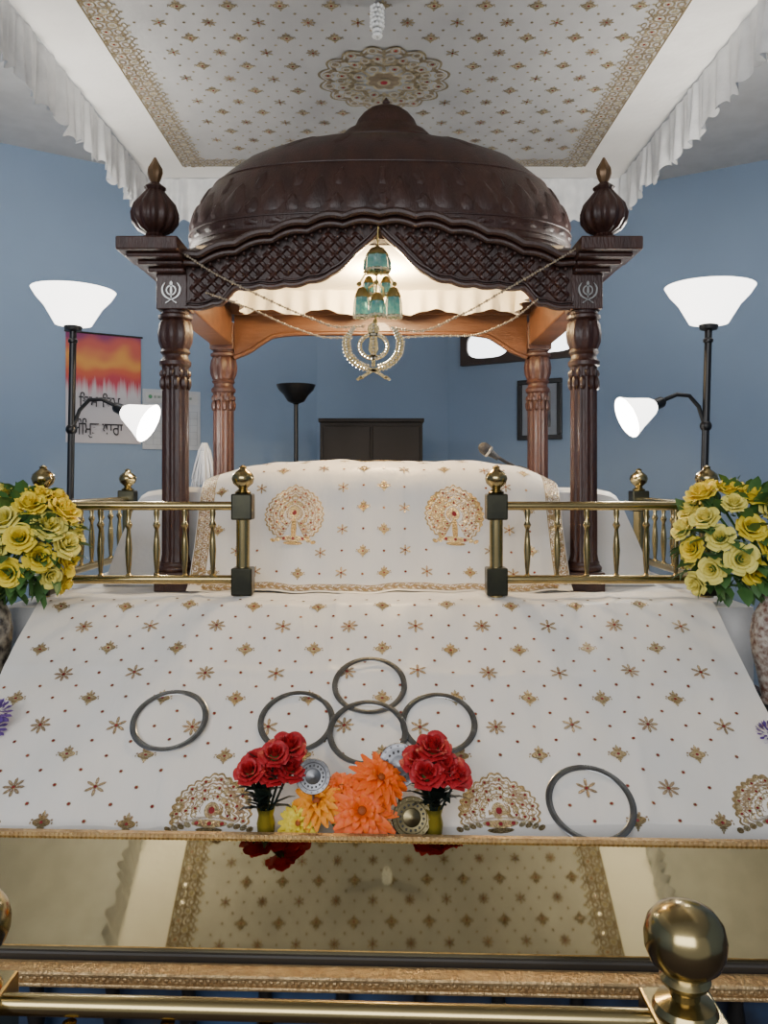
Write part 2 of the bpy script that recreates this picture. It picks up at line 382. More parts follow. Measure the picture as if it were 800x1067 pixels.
place(mb,thr,-.015,.64,m_fan(.08))
tag(mb.build('draped_cloth',EMB),'ivory embroidered cloth draped over the raised seat between the wooden pillars','cloth')
def sheet(u,t):
    au=abs(u+.02); top=herm(au,[0,.72,.88,.97,1.04],[-.03,-.03,-.045,-.2,-.397])
    w=.006*math.sin(u*17+t*4)+.004*math.sin(u*41)
    if t<.4: k=t/.4; y=2.99+.02*k; h=-.397+(top+.397)*k
    else: k=(t-.4)/.6; y=3.01+.6*k; h=top-.01*k
    return Vector((u,y+w,hz(h)+w*.3*(1 if h>-.35 else 0)))
mb=MB(); mb.grid(sheet,lin(-1.06,1.02,90),[0,.1,.2,.3,.38,.42,.5,.6,.7,.8,.9,1.0],0)
tag(mb.build('white_sheet',SHEET),'plain white sheet spread under the embroidered drape, falling at both sides','sheet')
# ================================================================ PALKI
CX=-.016
pal=thing('carved_canopy','dark carved wooden domed canopy on four fluted pillars over the draped seat','canopy',(CX,3.33,hz(-.40)))
def column(x,y,wm):
    mb=MB(); mb.lathe([(.052,hz(-.30)),(.047,hz(-.27)),(.046,hz(.40)),(.050,hz(.43))],(x,y,0),72,fl=(12,.055))
    col=mb.build('pillar',wm,pal,ang=60)
    mb=MB(); mb.box(x-.062,x+.062,y-.062,y+.062,hz(-.40),hz(-.33)); mb.lathe([(.062,hz(-.33)),(.066,hz(-.318)),(.055,hz(-.305)),(.057,hz(-.295))],(x,y,0),32)
    mb.build('base',wm,col,bevel=.004)
    mb=MB()
    mb.lathe([(.045,hz(.405)),(.056,hz(.415)),(.057,hz(.428)),(.046,hz(.44)),(.045,hz(.452)),(.054,hz(.462)),(.047,hz(.475))],(x,y,0),40)
    mb.lathe([(.047,hz(.472)),(.058,hz(.50)),(.061,hz(.53)),(.056,hz(.565)),(.048,hz(.578))],(x,y,0),64,fl=(8,.07))
    mb.lathe([(.048,hz(.575)),(.060,hz(.584)),(.060,hz(.594)),(.048,hz(.602)),(.05,hz(.612))],(x,y,0),40)
    for i in range(10):
        a=2*PI*i/10; mb.sphere((x+.047*math.cos(a),y+.047*math.sin(a),hz(.35)),.012,0,6,5,(1,1,2.2)); mb.sphere((x+.047*math.cos(a+.31),y+.047*math.sin(a+.31),hz(.385)),.010,0,6,5,(1,1,1.4))
    mb.build('capital',wm,col)
    mb=MB(); mb.box(x-.055,x+.055,y-.055,y+.055,hz(.61),hz(.736)); mb.build('top_block',wm,col,bevel=.004,smooth=False)
WOODM=mat('reddish_wood',(.036,.012,.0075),.45,0,(.060,.020,.0115),7,.3,60,coat=.08,stretch=(3,3,.6))
for sx in (-1,1):
    column(CX+sx*.743,2.9,WOOD); column(CX+sx*.743,3.77,WOODM)
def khanda(mb,M,t,m=0,wm=1.0):
    def pol(pts):
        a=[M@Vector((x,-t/2,z)) for x,z in pts]; b=[M@Vector((x,t/2,z)) for x,z in pts]; n=len(pts)
        mb.add(a+b,[tuple(range(n)),tuple(range(2*n-1,n-1,-1))]+[(i,i+n,(i+1)%n+n,(i+1)%n) for i in range(n)],m)
    pol([(x*wm,z) for x,z in [(0,1),(.05,.93),(.062,.86),(.036,.74),(.05,.5),(.028,.42),(.02,.38),(.02,.2),(-.02,.2),(-.02,.38),(-.028,.42),(-.05,.5),(-.036,.74),(-.062,.86),(-.05,.93)]])
    pol([(-.09,.37),(.09,.37),(.09,.40),(-.09,.40)])
    N=28; R=.215; rw=.026*min(1.3,wm)
    for i in range(N):
        a,b=2*PI*i/N,2*PI*(i+1)/N
        pol([((R-rw)*math.cos(a),.56+(R-rw)*math.sin(a)),((R+rw)*math.cos(a),.56+(R+rw)*math.sin(a)),((R+rw)*math.cos(b),.56+(R+rw)*math.sin(b)),((R-rw)*math.cos(b),.56+(R-rw)*math.sin(b))])
    for s in (-1,1):
        cl=[(.20,-.02,.03),(.11,.06,.03),(0,.13,.035),(-.15,.18,.05),(-.30,.29,.066),(-.40,.46,.074),(-.42,.64,.07),(-.36,.80,.05),(-.27,.92,.008)]
        K=24; xs=[herm(i/(K-1)*8,list(range(9)),[c[0] for c in cl]) for i in range(K)]; zs=[herm(i/(K-1)*8,list(range(9)),[c[1] for c in cl]) for i in range(K)]; ws=[wm*herm(i/(K-1)*8,list(range(9)),[c[2] for c in cl]) for i in range(K)]
        L=[];Rr=[]
        for i in range(K):
            j0,j1=max(i-1,0),min(i+1,K-1); dx,dz=xs[j1]-xs[j0],zs[j1]-zs[j0]; l=math.hypot(dx,dz) or 1
            L.append((s*(xs[i]-dz/l*ws[i]/2),zs[i]+dx/l*ws[i]/2)); Rr.append((s*(xs[i]+dz/l*ws[i]/2),zs[i]-dx/l*ws[i]/2))
        for i in range(K-1): pol([L[i],L[i+1],Rr[i+1],Rr[i]])
        pol([(s*.17,.0),(s*.24,-.06),(s*.27,-.03),(s*.2,.04)])
TIPM=mat('gilded_tip',(.16,.09,.04),.35,.4)
for sx in (-1,1):
    mb=MB()
    for k,(hw,h0,h1) in enumerate([(.064,.734,.752),(.078,.752,.768),(.094,.768,.785),(.106,.785,.832)]):
        t=(k+1)/4; cx=CX+sx*(.743+.05*t); cy=2.9-.085*t
        mb.box(cx-hw,cx+hw,cy-hw,cy+hw,hz(h0),hz(h1))
    mb.build('cornice',WOOD,pal,smooth=False,bevel=.006)
    ux,uy=CX+sx*.79,2.805
    mb=MB(); mb.lathe([(.05,0),(.055,.012),(.032,.024),(.03,.032),(.058,.046),(.078,.075),(.081,.1),(.070,.135),(.046,.165),(.03,.185),(.038,.195),(.025,.205),(.014,.214)],(ux,uy,hz(.832)),112,fl=(14,.05))
    urn=mb.build('urn_finial',WOODD,pal,ang=60)
    mb=MB(); mb.lathe([(.012,.212),(.02,.226),(.026,.246),(.025,.262),(.014,.282),(.004,.302)],(ux,uy,hz(.832)),32,fl=(8,.06)); mb.build('tip',TIPM,urn)
    mb=MB(); mb.box(CX+sx*.79-.09,CX+sx*.79+.09,2.86,3.9,hz(.775),hz(.832)); mb.build('side_cornice',WOOD,pal,smooth=False,bevel=.006)
    mb=MB(); mb.box(CX+sx*.743-.05,CX+sx*.743+.05,2.95,3.72,hz(.63),hz(.778)); mb.build('side_beam',WOODLIT,pal,smooth=False,bevel=.006)
    mb=MB(); M=Matrix.Translation((CX+sx*.743,2.841,hz(.634)))@Matrix.Scale(.076,4); khanda(mb,M,.05,0,1.1); mb.build('khanda_emblem',SILVER,pal,smooth=False)
lx=[0,.051,.103,.188,.325,.513,.575,.69]; lh=[.890,.845,.793,.728,.697,.684,.630,.612]
mx=[0,.152,.32,.489,.658,.70]; mh=[.940,.928,.894,.842,.790,.785]
def lowc(x): return herm(abs(x),lx,lh)-.007*abs(math.sin(abs(x)*PI/.085))
def upc(x): return herm(abs(x),mx,mh)
def upsc(x): return upc(x)+.013*abs(math.sin(x*PI/.127))-.004
xs=lin(-.69,.69,161)
mb=MB(); mb.strip([(CX+x,hz(upc(x)+.01)) for x in xs],[(CX+x,hz(lowc(x))) for x in xs],2.85,2.88); mb.build('valance_panel',WOODD,pal)
mb=MB(); mb.tube([(CX+x,2.842,hz(lowc(x)+.004)) for x in xs],.009,8); mb.build('arch_moulding',WOOD,pal)
mb=MB(); mb.tube([(CX+x,2.842,hz(lowc(x)+.022)) for x in xs],.004,6); mb.build('arch_bead',WOOD,pal)
cs=.0245
for side in (-1,1):
    mb=MB()
    for i in range(-40,41):
        for j in range(-2,26):
            x=i*cs; z=.60+j*cs
            if x*side<0 or (x==0 and side<0) or abs(x)>.67 or z<lowc(x)+.034 or z>upc(x)-.05: continue
            s=1 if (i+j)%2 else -1; a=s*PI/4; ca,sa=math.cos(a),math.sin(a); L,W=.0205,.0088
            K=5; vs=[]
            for k in range(K):
                f=-1+2*k/(K-1); hgt=.003+.014*(1-f*f)
                for g_,gy in ((-1,.0),(-.5,.85),(.5,.85),(1,.0)):
                    X,Z=L*f,W*g_; vs.append((CX+x+X*ca-Z*sa,2.851-hgt*gy,hz(z+X*sa+Z*ca)))
            fs=[(4*k+q,4*k+q+1,4*k+q+5,4*k+q+4) for k in range(K-1) for q in range(3)]
            mb.add(vs,fs)
    mb.build('basket_weave_panel',WOOD,pal,ang=70)
mb=MB()
mb.tube([(CX+x,2.80,hz(upsc(x))) for x in xs],.013,8); mb.tube([(CX+x,2.812,hz(upsc(x)-.028)) for x in xs],.010,8)
mb.grid(lambda u,v: Vector((CX+u,2.80+.14*v,hz(upsc(u)+.055*math.sin(v*PI/2)))),xs,lin(0,1,6))
mb.grid(lambda u,v: Vector((CX+u,2.80+.05*v,hz(upsc(u)-.03*v-.002))),xs,lin(0,1,4))
for i in range(45):
    x=-.66+i*1.32/44; mb.sphere((CX+x,2.825,hz(upsc(x)-.045)),.007,0,8,5)
mb.build('scalloped_eave',WOODD,pal)
dt=[0,.07,.14,.24,.40,.62,.82,1.0]; da=[.735,.768,.775,.765,.705,.56,.38,.215]; dh=[.885,.925,.965,1.03,1.15,1.28,1.355,1.392]
def dome(th,t,e=0):
    a=herm(t,dt,da)+e; b=(herm(t,dt,da)*.56+.02)+e; h=herm(t,dt,dh)+e*.6; n=2.9-.8*t
    c,s=math.cos(th),math.sin(th)
    return Vector((CX+a*math.copysign(abs(c)**(2/n),c),3.335+b*math.copysign(abs(s)**(2/n),s),hz(h)))
mb=MB(); th=[2*PI*i/120 for i in range(120)]
mb.grid(dome,th,lin(0,1,40),0,closeu=True)
dm=mb.build('dome',WOODD,pal)
mb=MB()
def arcpos(f): return AT[int(f*len(AT))%len(AT)]
cum=[0]
for i in range(1,721): cum.append(cum[-1]+(dome(2*PI*i/720,.25)-dome(2*PI*(i-1)/720,.25)).length)
AT=[]; j=0
for i in range(720):
    while cum[j]<cum[-1]*i/720: j+=1
    AT.append(2*PI*j/720)
def leafrel(f,t0,t1,w,hgt):
    N=16; pts=[]; mid=[]
    for i in range(N):
        q=2*PI*i/N; vv=.5-.5*math.cos(q); ww=math.sin(q)*(1-.6*vv)*(1+.25*math.sin(3*q)**2)
        pts.append(dome(arcpos((f+w*ww)%1),t0+(t1-t0)*vv,.0008))
        mid.append(dome(arcpos((f+w*ww*.45)%1),t0+(t1-t0)*(.5+(vv-.5)*.7),hgt))
    mb.add(pts+mid,[(i,(i+1)%N,N+(i+1)%N,N+i) for i in range(N)]+[tuple(range(N,2*N))])
for i in range(26):
    f=i/26; leafrel(f,.17,.345,.013,.007); leafrel(f+.5/26,.165,.26,.008,.006); leafrel((f+.5/26)%1,.30,.40,.006,.005)
for i in range(44): leafrel(i/44,.09,.13,.009,.005)
for i in range(16): leafrel(i/16,.60,.80,.012,.004)
for tt,rr in ((.145,.0035),(.44,.003),(.94,.005)):
    pts=[dome(a,tt,.001) for a in th]; mb.tube(pts+[pts[0]],rr,6)
mb.build('carved_relief',WOODD,dm,ang=30)
mb=MB(); rp=[(.0,.86),(.03,.868),(.04,.885),(.03,.9),(.038,.912),(.02,.925)]
def rim(thv,k):
    e,h=rp[k]; p=dome(thv,0,e); return Vector((p.x,p.y,hz(h)))
mb.grid(rim,th,[0,1,2,3,4,5],0,closeu=True); mb.build('dome_rim',WOODD,pal)
mb=MB(); vsq=[(.225,1.375),(.245,1.39),(.242,1.402),(.215,1.412),(.190,1.430),(.165,1.455),(.135,1.47),(.128,1.482),(.118,1.505),(.095,1.532),(.065,1.553),(.035,1.565),(.012,1.57)]
def cap(thv,k):
    a,h=vsq[k]; return Vector((CX+.025+a*math.cos(thv),3.335+a*.62*math.sin(thv),hz(h)))
mb.grid(cap,th[::2],list(range(len(vsq))),0,closeu=True)
mb.lathe([(.022,1.56),(.012,1.572),(.016,1.58),(.010,1.588),(.003,1.598)],(CX+.025,3.335,H),16)
mb.build('dome_cap',WOODD,pal)
bx=[0,.40,.50,.56,.62,.69]; bh=[.686,.683,.672,.64,.60,.57]
mb=MB(); mb.strip([(CX+x,hz(.80)) for x in xs],[(CX+x,hz(herm(abs(x),bx,bh))) for x in xs],3.755,3.79)
mb.tube([(CX+x,3.752,hz(herm(abs(x),bx,bh)+.006)) for x in xs],.010,8)
mb.box(CX-.74,CX+.74,3.72,3.82,hz(.775),hz(.832))
mb.build('rear_arch',WOODLIT,pal)
INC=mat('inner_cloth',(.84,.79,.68),.8,0,(.78,.73,.62),6,.2,40)
mb=MB()
def inn(u,v):
    A=.62; D=.62
    L=[(-A,3.0),(-A,3.0+D),(A,3.0+D),(A,3.0)]
    seg=[D,2*A,D]; s=u*(sum(seg)); i=0
    while i<2 and s>seg[i]: s-=seg[i]; i+=1
    t=s/seg[i]; x=L[i][0]+(L[i+1][0]-L[i][0])*t; y=L[i][1]+(L[i+1][1]-L[i][1])*t
    w=.010*math.sin(u*190)*(.4+v)+.006*math.sin(u*67)
    nx,ny=(1,0) if i==0 else ((0,-1) if i==1 else (-1,0))
    return Vector((CX+x+nx*w,y+ny*w,hz(.862-.10*v-.012*v*math.sin(u*60))))
mb.grid(inn,lin(0,1,300),lin(0,1,8)); mb.build('inner_frill',INC,pal)
mb=MB(); mb.add([(CX-.68,2.93,hz(.862)),(CX+.68,2.93,hz(.862)),(CX+.68,3.72,hz(.862)),(CX-.68,3.72,hz(.862))],[(0,1,2,3)])
mb.build('inner_ceiling_cloth',INC,pal)
# ================================================================ HANGING KHANDA + GARLANDS
ho=P(392,240,2.79)
ko=thing('hanging_khanda','gold jewelled khanda ornament with teal crystal bells hanging in the arch','ornament',ho)
def W(px,py,Y=2.79): return P(px,py,Y)
mb=MB(); mb.tube([W(394,236),W(393,262),W(391,340)],.003,6,0); mb.tube([W(392,285),W(380,286),W(374,296)],.0038,6); mb.tube([W(392,285),W(404,286),W(411,296)],.0038,6); mb.tube([W(392,294),W(384,300),W(384,310)],.0038,6); mb.tube([W(392,294),W(399,300),W(400,310)],.0038,6)
for q in ((393,258),(392,285),(392,294),(374,296),(411,296),(391,335)): mb.sphere(W(*q),.009,0,8,6)
for q in range(8): mb.sphere(W(392-12+3.4*q,283.5+(1 if q%2 else 0)),.006,0,6,4)
mb.build('stem',GOLDF,ko)
def bell(px,py,wpx,hpx,m,name,dy=0):
    s=2.79/F; c=W(px,py)+Vector((0,dy,0)); mb=MB()
    mb.lathe([(wpx*.18*s,0),(wpx*.36*s,-hpx*.18*s),(wpx*.46*s,-hpx*.5*s),(wpx*.5*s,-hpx*s),(wpx*.40*s,-hpx*1.0*s)],c,32,fl=(8,.08)); b=mb.build(name,m,ko)
    mb=MB(); pts=[]
    for i in range(11):
        a=2*PI*i/10; q=c+Vector((wpx*.46*s*math.cos(a),wpx*.46*s*math.sin(a),-hpx*1.06*s)); pts.append(q)
        if i<10: mb.sphere(q,.0046,0,8,5,(1,1,1.5))
    mb.tube(pts,.003,6); mb.build('bead_rim',CRYST,b)
    mb=MB(); mb.lathe([(wpx*.12*s,.012),(wpx*.26*s,.006),(wpx*.40*s,-hpx*.16*s),(wpx*.44*s,-hpx*.28*s),(wpx*.40*s,-hpx*.30*s)],c,16); mb.build('gold_cap',GOLDF,b)
bell(393,261,28,20,TEAL,'crown_bell')
for q in ((377,302,18,26,TEAL,'crystal_bell',.01),(410,302,18,26,TEAL,'crystal_bell',.01),(384,289,14,15,TEAL,'crystal_bell',.03),(402,289,14,15,TEAL,'crystal_bell',.03),(393,309,17,19,TEAL,'crystal_bell',-.01)): bell(*q)
mb=MB(); k0=W(389,397); M=Matrix.Translation(k0+Vector((0,0,.012)))@Matrix.Diagonal((.225,.20,.195,1)); khanda(mb,M,.05,0,1.55)
for i in range(26):
    a=2*PI*i/26; mb.sphere(M@Vector((.215*math.cos(a),-.04,.56+.215*math.sin(a))),.0050,1,6,4)
for s in (-1,1):
    for off,rr in ((0,.0050),(.055,.0038),(-.055,.0038)):
        for i in range(18):
            t=2.6+i*.30; f=1-max(0,t-6)/2.2
            x=herm(t,list(range(9)),[.2,.11,0,-.15,-.30,-.40,-.42,-.36,-.27]); z=herm(t,list(range(9)),[-.02,.06,.13,.18,.29,.46,.64,.80,.92]); a=math.atan2(z-.55,x); mb.sphere(M@Vector((s*(x+off*f*math.cos(a)),-.045,z+off*f*math.sin(a))),rr,1,6,4)
for i in range(10): mb.sphere(M@Vector((0,-.04,.42+.058*i)),.0050,1,6,4)
mb.build('khanda',[mat('jewelled_gold',(.64,.50,.25),.24,.95,(.48,.36,.16),90,.5,200),mat('rhinestone',(.92,.86,.70),.05,.6,coat=.6)],ko,smooth=False)
def garland(label,pts,r,m):
    mb=MB(); p=[Vector(q) for q in pts]
    L=[0]
    for i in range(1,len(p)): L.append(L[-1]+(p[i]-p[i-1]).length)
    n=int(L[-1]/(r*2.5)); q=[]
    for i in range(n):
        s=L[-1]*i/(n-1); v=Vector([herm(s,L,[a[k] for a in p]) for k in range(3)]); q.append(v)
        mb.sphere(v,r if i%3 else r*1.5,0,6,4)
    mb.tube(q,r*.35,5)
    tag(mb.build('bead_garland',m),label,'garland','bead garlands on the canopy front')
GB=mat('pearl_bead',(.50,.42,.31),.3,.5)
def pp(*a): return [P(x,y,2.79) for x,y in a]
garland('upper bead string swagging from the left cornice to the ornament',pp((188,262),(222,284),(262,304),(320,330),(355,341),(378,340)),.0040,GB)
garland('upper bead string swagging from the right cornice to the ornament',pp((602,258),(572,276),(530,300),(480,328),(435,345),(410,342)),.0040,GB)
garland('lower bead string draped along the left of the arch to the ornament',pp((215,305),(262,322),(310,343),(345,352),(366,352)),.0032,GB)
garland('lower short bead string draped right of the ornament',pp((418,352),(445,350),(485,350),(530,335),(560,312)),.0032,GB)
to=P(393,0,2.93)
tz=thing('hanging_tassel','white beaded tassel hanging from the embroidered overhead cloth','tassel',(to.x,2.93,hz(1.745)))
mb=MB(); mb.tube([(to.x,2.93,hz(1.748)),(to.x,2.93,hz(1.70))],.002,6); mb.build('cord',GB,tz)
mb=MB()
for k in range(7):
    for i in range(9):
        a=2*PI*i/9+k*.3; r=.020*(1 if k<5 else .6); mb.sphere((to.x+r*math.cos(a),2.93+r*math.sin(a),hz(1.735-.017*k)),.0085,0,6,4)
mb.build('bead_cluster',mat('white_bead',(.8,.8,.78),.25),tz)
# ================================================================ OVERHEAD CLOTH
HC=1.75
can=thing('overhead_canopy','white gold-embroidered cloth canopy with a gathered frill stretched under the ceiling','canopy cloth',(0,2.7,hz(HC)))
def cs_(u,v): return Vector((u,v,hz(HC)-.010*math.sin(v*2.1)*math.cos(u*1.6)))
def csd(u,v): return cs_(-u,v)
mb=MB(); Y0,Y1=1.0,4.45; XE=1.125
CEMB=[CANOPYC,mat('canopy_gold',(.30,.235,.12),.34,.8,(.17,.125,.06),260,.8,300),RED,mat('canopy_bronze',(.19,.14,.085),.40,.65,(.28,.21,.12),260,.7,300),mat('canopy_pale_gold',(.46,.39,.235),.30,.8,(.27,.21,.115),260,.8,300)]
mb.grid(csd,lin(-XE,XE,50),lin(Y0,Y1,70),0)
e,w_=XE-.06,.11
lace(mb,csd,(-e,Y0),(-e,Y1),w_,.045,-1); lace(mb,csd,(e,Y0),(e,Y1),w_,.045,1); lace(mb,csd,(-e,Y1-.05),(e,Y1-.05),w_*.8,.045,-1)
my=3.47; med=[]
def scal(q,n,amp,N=140,sq=.0): return [(q*(1+amp*abs(math.sin(n*PI*i/N)))*(1+sq*math.cos(4*PI*i/N))*math.cos(2*PI*i/N),q*(1+amp*abs(math.sin(n*PI*i/N)))*(1+sq*math.cos(4*PI*i/N))*math.sin(2*PI*i/N)) for i in range(N)]
for q,n,am,mt in ((.250,16,.13,1),(.240,16,.13,0),(.230,16,.13,3),(.212,16,.10,0),(.150,8,.22,4),(.142,8,.22,0),(.134,8,.22,1),(.112,8,.2,0),(.066,8,.25,4),(.056,8,.25,3)): med.append((scal(q,n,am,140,.03),mt))
for q,n,off in ((.245,16,.5),(.188,22,0),(.118,8,.5)):
    for i in range(n):
        a=2*PI*(i+off)/n
        for k,(rr,mt) in enumerate(((.034,4),(.026,0),(.019,1),(.009,2 if i%2 else 3))):
            kk=(.8 if q>.2 else (.72 if q>.15 else .85)); med.append((ell(q*math.cos(a),q*math.sin(a),rr*kk,rr*.85*kk,a,10),mt))
        b=a+PI/n; med.append((ell(q*.94*math.cos(b),q*.94*math.sin(b),.020,.008,b,8),1)); med.append((ell(q*.82*math.cos(b),q*.82*math.sin(b),.011,.009,b,8),4))
med.append((ell(0,0,.030,.030,0,10),4)); med.append((ell(0,0,.016,.016,0,10),2)); place(mb,csd,0.0,my,med,0,.004,.008)
r=0; v=1.05
while v<Y1-.16:
    for i in range(12):
        x=-.945+(i+(.5 if r%2 else 0))*.19
        if abs(x)>.95: continue
        if math.hypot(x,v-my)>.34:
            place(mb,csd,x,v,m_kalash(.033) if (r%2==0) else m_star(.031,6 if i%2 else 8,1 if i%2 else 3),PI)
        for dx,dv in ((.095,0),(.05,.05),(-.05,.05)):
            if abs(x+dx)<.96 and math.hypot(x+dx,v+dv-my)>.33: place(mb,csd,x+dx,v+dv,[(ell(0,0,.0065,.0065,0,6),1)])
    v+=.105; r+=1
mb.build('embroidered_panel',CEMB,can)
XO,YO=1.37,4.62
mb=MB()
for (a0,a1,b0,b1) in ((-XO,-XE,Y0,YO),(XE,XO,Y0,YO),(-XE,XE,Y1,YO)):
    mb.grid(lambda u,v: cs_(u,v)+Vector((0,0,.001)),lin(a0,a1,8),lin(b0,b1,40))
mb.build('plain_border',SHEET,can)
def frill(p0,p1,nrm,drop=.235):
    p0=Vector(p0); p1=Vector(p1); L=(p1-p0).length; n=int(L*170); nrm=Vector(nrm); ph=[random.uniform(0,6) for _ in range(8)]
    def f(u,v):
        s=u*L; am=.6+.4*math.sin(s*13+ph[4])*math.sin(s*5.3+ph[5])
        w=(.006+.014*v)*(am*math.sin(s*84+ph[0]+3.0*math.sin(s*9+ph[1]))+.7*math.sin(s*33+ph[2]+2*math.sin(s*5+ph[6])+v))
        p=p0.lerp(p1,u)+nrm*w
        p.z-=drop*v*(1+.06*math.sin(s*21+ph[3]+math.sin(s*7))+.04*math.sin(s*84+ph[0]+1.2)*v+.05*math.sin(s*5+ph[7])); return p
    mb=MB(); mb.grid(f,lin(0,1,n),[0,.08,.12,.3,.5,.7,.85,1]); mb.build('frill',FRILLM,can)
z=hz(HC)-.002
frill((-XO,Y0,z),(-XO,YO,z),(1,0,0)); frill((XO,Y0,z),(XO,YO,z),(1,0,0)); frill((-XO,YO,z),(XO,YO,z),(0,1,0))
# ================================================================ RAILINGS
def post(root,x,y):
    z0=hz(-.382)
    mb=MB(); mb.lathe([(.022,z0),(.022,hz(-.05)),(.026,hz(-.045))],(x,y,0),24)
    p=mb.build('post',BRASS,root)
    for a,b in ((-.375,-.285),(-.13,-.045)):
        mb=MB(); mb.box(x-.034,x+.034,y-.034,y+.034,hz(a),hz(b)); mb.build('block',BRASSD,p,smooth=False,bevel=.005)
    mb=MB(); mb.lathe([(.024,-.046),(.027,-.04),(.014,-.03),(.016,-.026),(.032,-.012),(.037,.004),(.033,.018),(.022,.028),(.014,.033),(.011,.038),(.013,.042),(.004,.048)],(x,y,H),28)
    mb.build('finial',BRASS,p)
def rails(root,a,b,n,zt=-.085,zb=-.325):
    a=Vector(a); b=Vector(b)
    for z,r in ((zt,.0145),(zb,.0145)):
        mb=MB(); mb.tube([(a.x,a.y,hz(z)),(b.x,b.y,hz(z))],r,16); mb.build('rail',BRASS,root)
    for i in range(n):
        t=(i+.75)/(n+.5); q=a.lerp(b,t); mb=MB(); L=zt-zb
        pr=[(.006,0),(.010,.01),(.010,.06),(.006,.08),(.009,.22),(.0115,.40),(.009,.55),(.006,.68),(.0125,.74),(.006,.80),(.010,.90),(.007,1)]
        mb.lathe([(r,hz(zb+L*k)) for r,k in pr],(q.x,q.y,0),14); mb.build('baluster',BRASS,root)
g='brass railings around the seat'
r1=thing('brass_railing','front brass railing left of the opening, between yellow roses and the drape','railing',(-.78,2.6,hz(-.382)),g)
post(r1,-1.112,2.6); post(r1,-.46,2.6); rails(r1,(-1.085,2.6,0),(-.49,2.6,0),6)
r2=thing('brass_railing','front brass railing right of the opening, ending at the right-hand yellow roses','railing',(.7,2.6,hz(-.382)),g)
post(r2,.366,2.6); post(r2,1.053,2.6); rails(r2,(.395,2.6,0),(1.025,2.6,0),6)
r3=thing('brass_railing','left side brass railing running back beside the torchiere lamp','railing',(-1.11,3.0,hz(-.382)),g)
post(r3,-1.10,3.42); rails(r3,(-1.112,2.64,0),(-1.10,3.39,0),7)
r4=thing('brass_railing','right side brass railing running back behind the right-hand yellow roses','railing',(1.05,3.0,hz(-.382)),g)
post(r4,1.055,3.3); rails(r4,(1.053,2.64,0),(1.055,3.27,0),6)
fr=thing('foreground_railing','brass railing with large ball finials nearest the viewer, cut by the frame','railing',(0,1.0,0))
def bigpost(x,y):
    mb=MB(); mb.box(x-.045,x+.045,y-.045,y+.045,0,hz(-.66)); p=mb.build('post',BRASS,fr,smooth=False,bevel=.004)
    mb=MB(); mb.lathe([(.040,-.66),(.036,-.652),(.018,-.645),(.019,-.636),(.028,-.628),(.031,-.622),(.026,-.616),(.030,-.612),(.043,-.600),(.049,-.585),(.050,-.570),(.046,-.553),(.036,-.540),(.020,-.532),(.004,-.530)],(x,y,H),48)
    mb.build('finial',BRASS,p)
bigpost(.376,.995); bigpost(-.536,1.03)
for z,r in ((-.676,.013),(-1.25,.013)):
    mb=MB(); mb.tube([(-.495,1.028,hz(z)),(.335,.997,hz(z))],r,16); mb.build('rail',BRASS,fr)
for i in range(6):
    x=-.40+i*.125; mb=MB(); mb.lathe([(.006,hz(-1.245)),(.010,hz(-1.2)),(.008,hz(-1.0)),(.012,hz(-.85)),(.006,hz(-.72)),(.009,hz(-.69))],(x,1.013,0),14); mb.build('baluster',BRASS,fr)
# ================================================================ BRASS BOX
bxr=thing('offering_box','wide polished brass topped box in front of the sloping cloth','box',(0,1.58,ZS),rot=(0,0,math.radians(-1.9)))
yb,hb,yf,hf=1.72,-.775,1.455,-.861; XB=1.0
mb=MB(); mb.add([(-XB,yb,hz(hb)),(XB,yb,hz(hb)),(XB,yf,hz(hf)),(-XB,yf,hz(hf)),(-XB,yb,hz(hb-.02)),(XB,yb,hz(hb-.02)),(XB,yf,hz(hf-.012)),(-XB,yf,hz(hf-.012))],[(3,2,1,0),(4,5,6,7),(0,1,5,4),(2,3,7,6),(1,2,6,5),(3,0,4,7)])
mb.build('top_panel',BRASSP,bxr,smooth=False)
mb=MB(); mb.box(-XB,XB,yb-.006,yb+.008,hz(hb-.03),hz(hb+.007))
for i in range(200): mb.sphere((-XB+.005+i*.01,yb-.006,hz(hb+.003)),.0032,0,6,4)
mb.build('lace_edge',COPPER,bxr)
mb=MB(); mb.box(-XB,XB,yf-.010,yf+.01,hz(hf-.03),hz(hf-.006)); mb.build('front_lip',mat('front_lip_wood',(.03,.024,.018),.5),bxr,smooth=False,bevel=.005)
mb=MB(); mb.box(-XB,XB,1.405,1.44,hz(-.902),hz(-.880)); mb.tube([(-XB,1.400,hz(-.880)),(XB,1.400,hz(-.880))],.005,8); mb.tube([(-XB,1.402,hz(-.901)),(XB,1.402,hz(-.901))],.004,8)
for i in range(160): mb.sphere((-XB+.006+i*.0125,1.405,hz(-.891)),.0055,0,6,4,(1,.5,1))
mb.build('lace_ledge',COPPER,bxr)
BLP=mat('blue_cloth_panel',(.035,.08,.18),.8,0,(.01,.015,.03),5)
mb=MB(); mb.box(-XB,XB,1.47,1.70,ZS,hz(-.885)); mb.build('blue_body',BLP,bxr,smooth=False)
for i in range(14):
    x=-.91+i*.14; mb=MB(); mb.lathe([(.012,ZS),(.018,ZS+.02),(.012,.545),(.018,.58),(.012,.62),(.016,.650)],(x,1.435,0),14); mb.build('spindle',DARK,bxr)
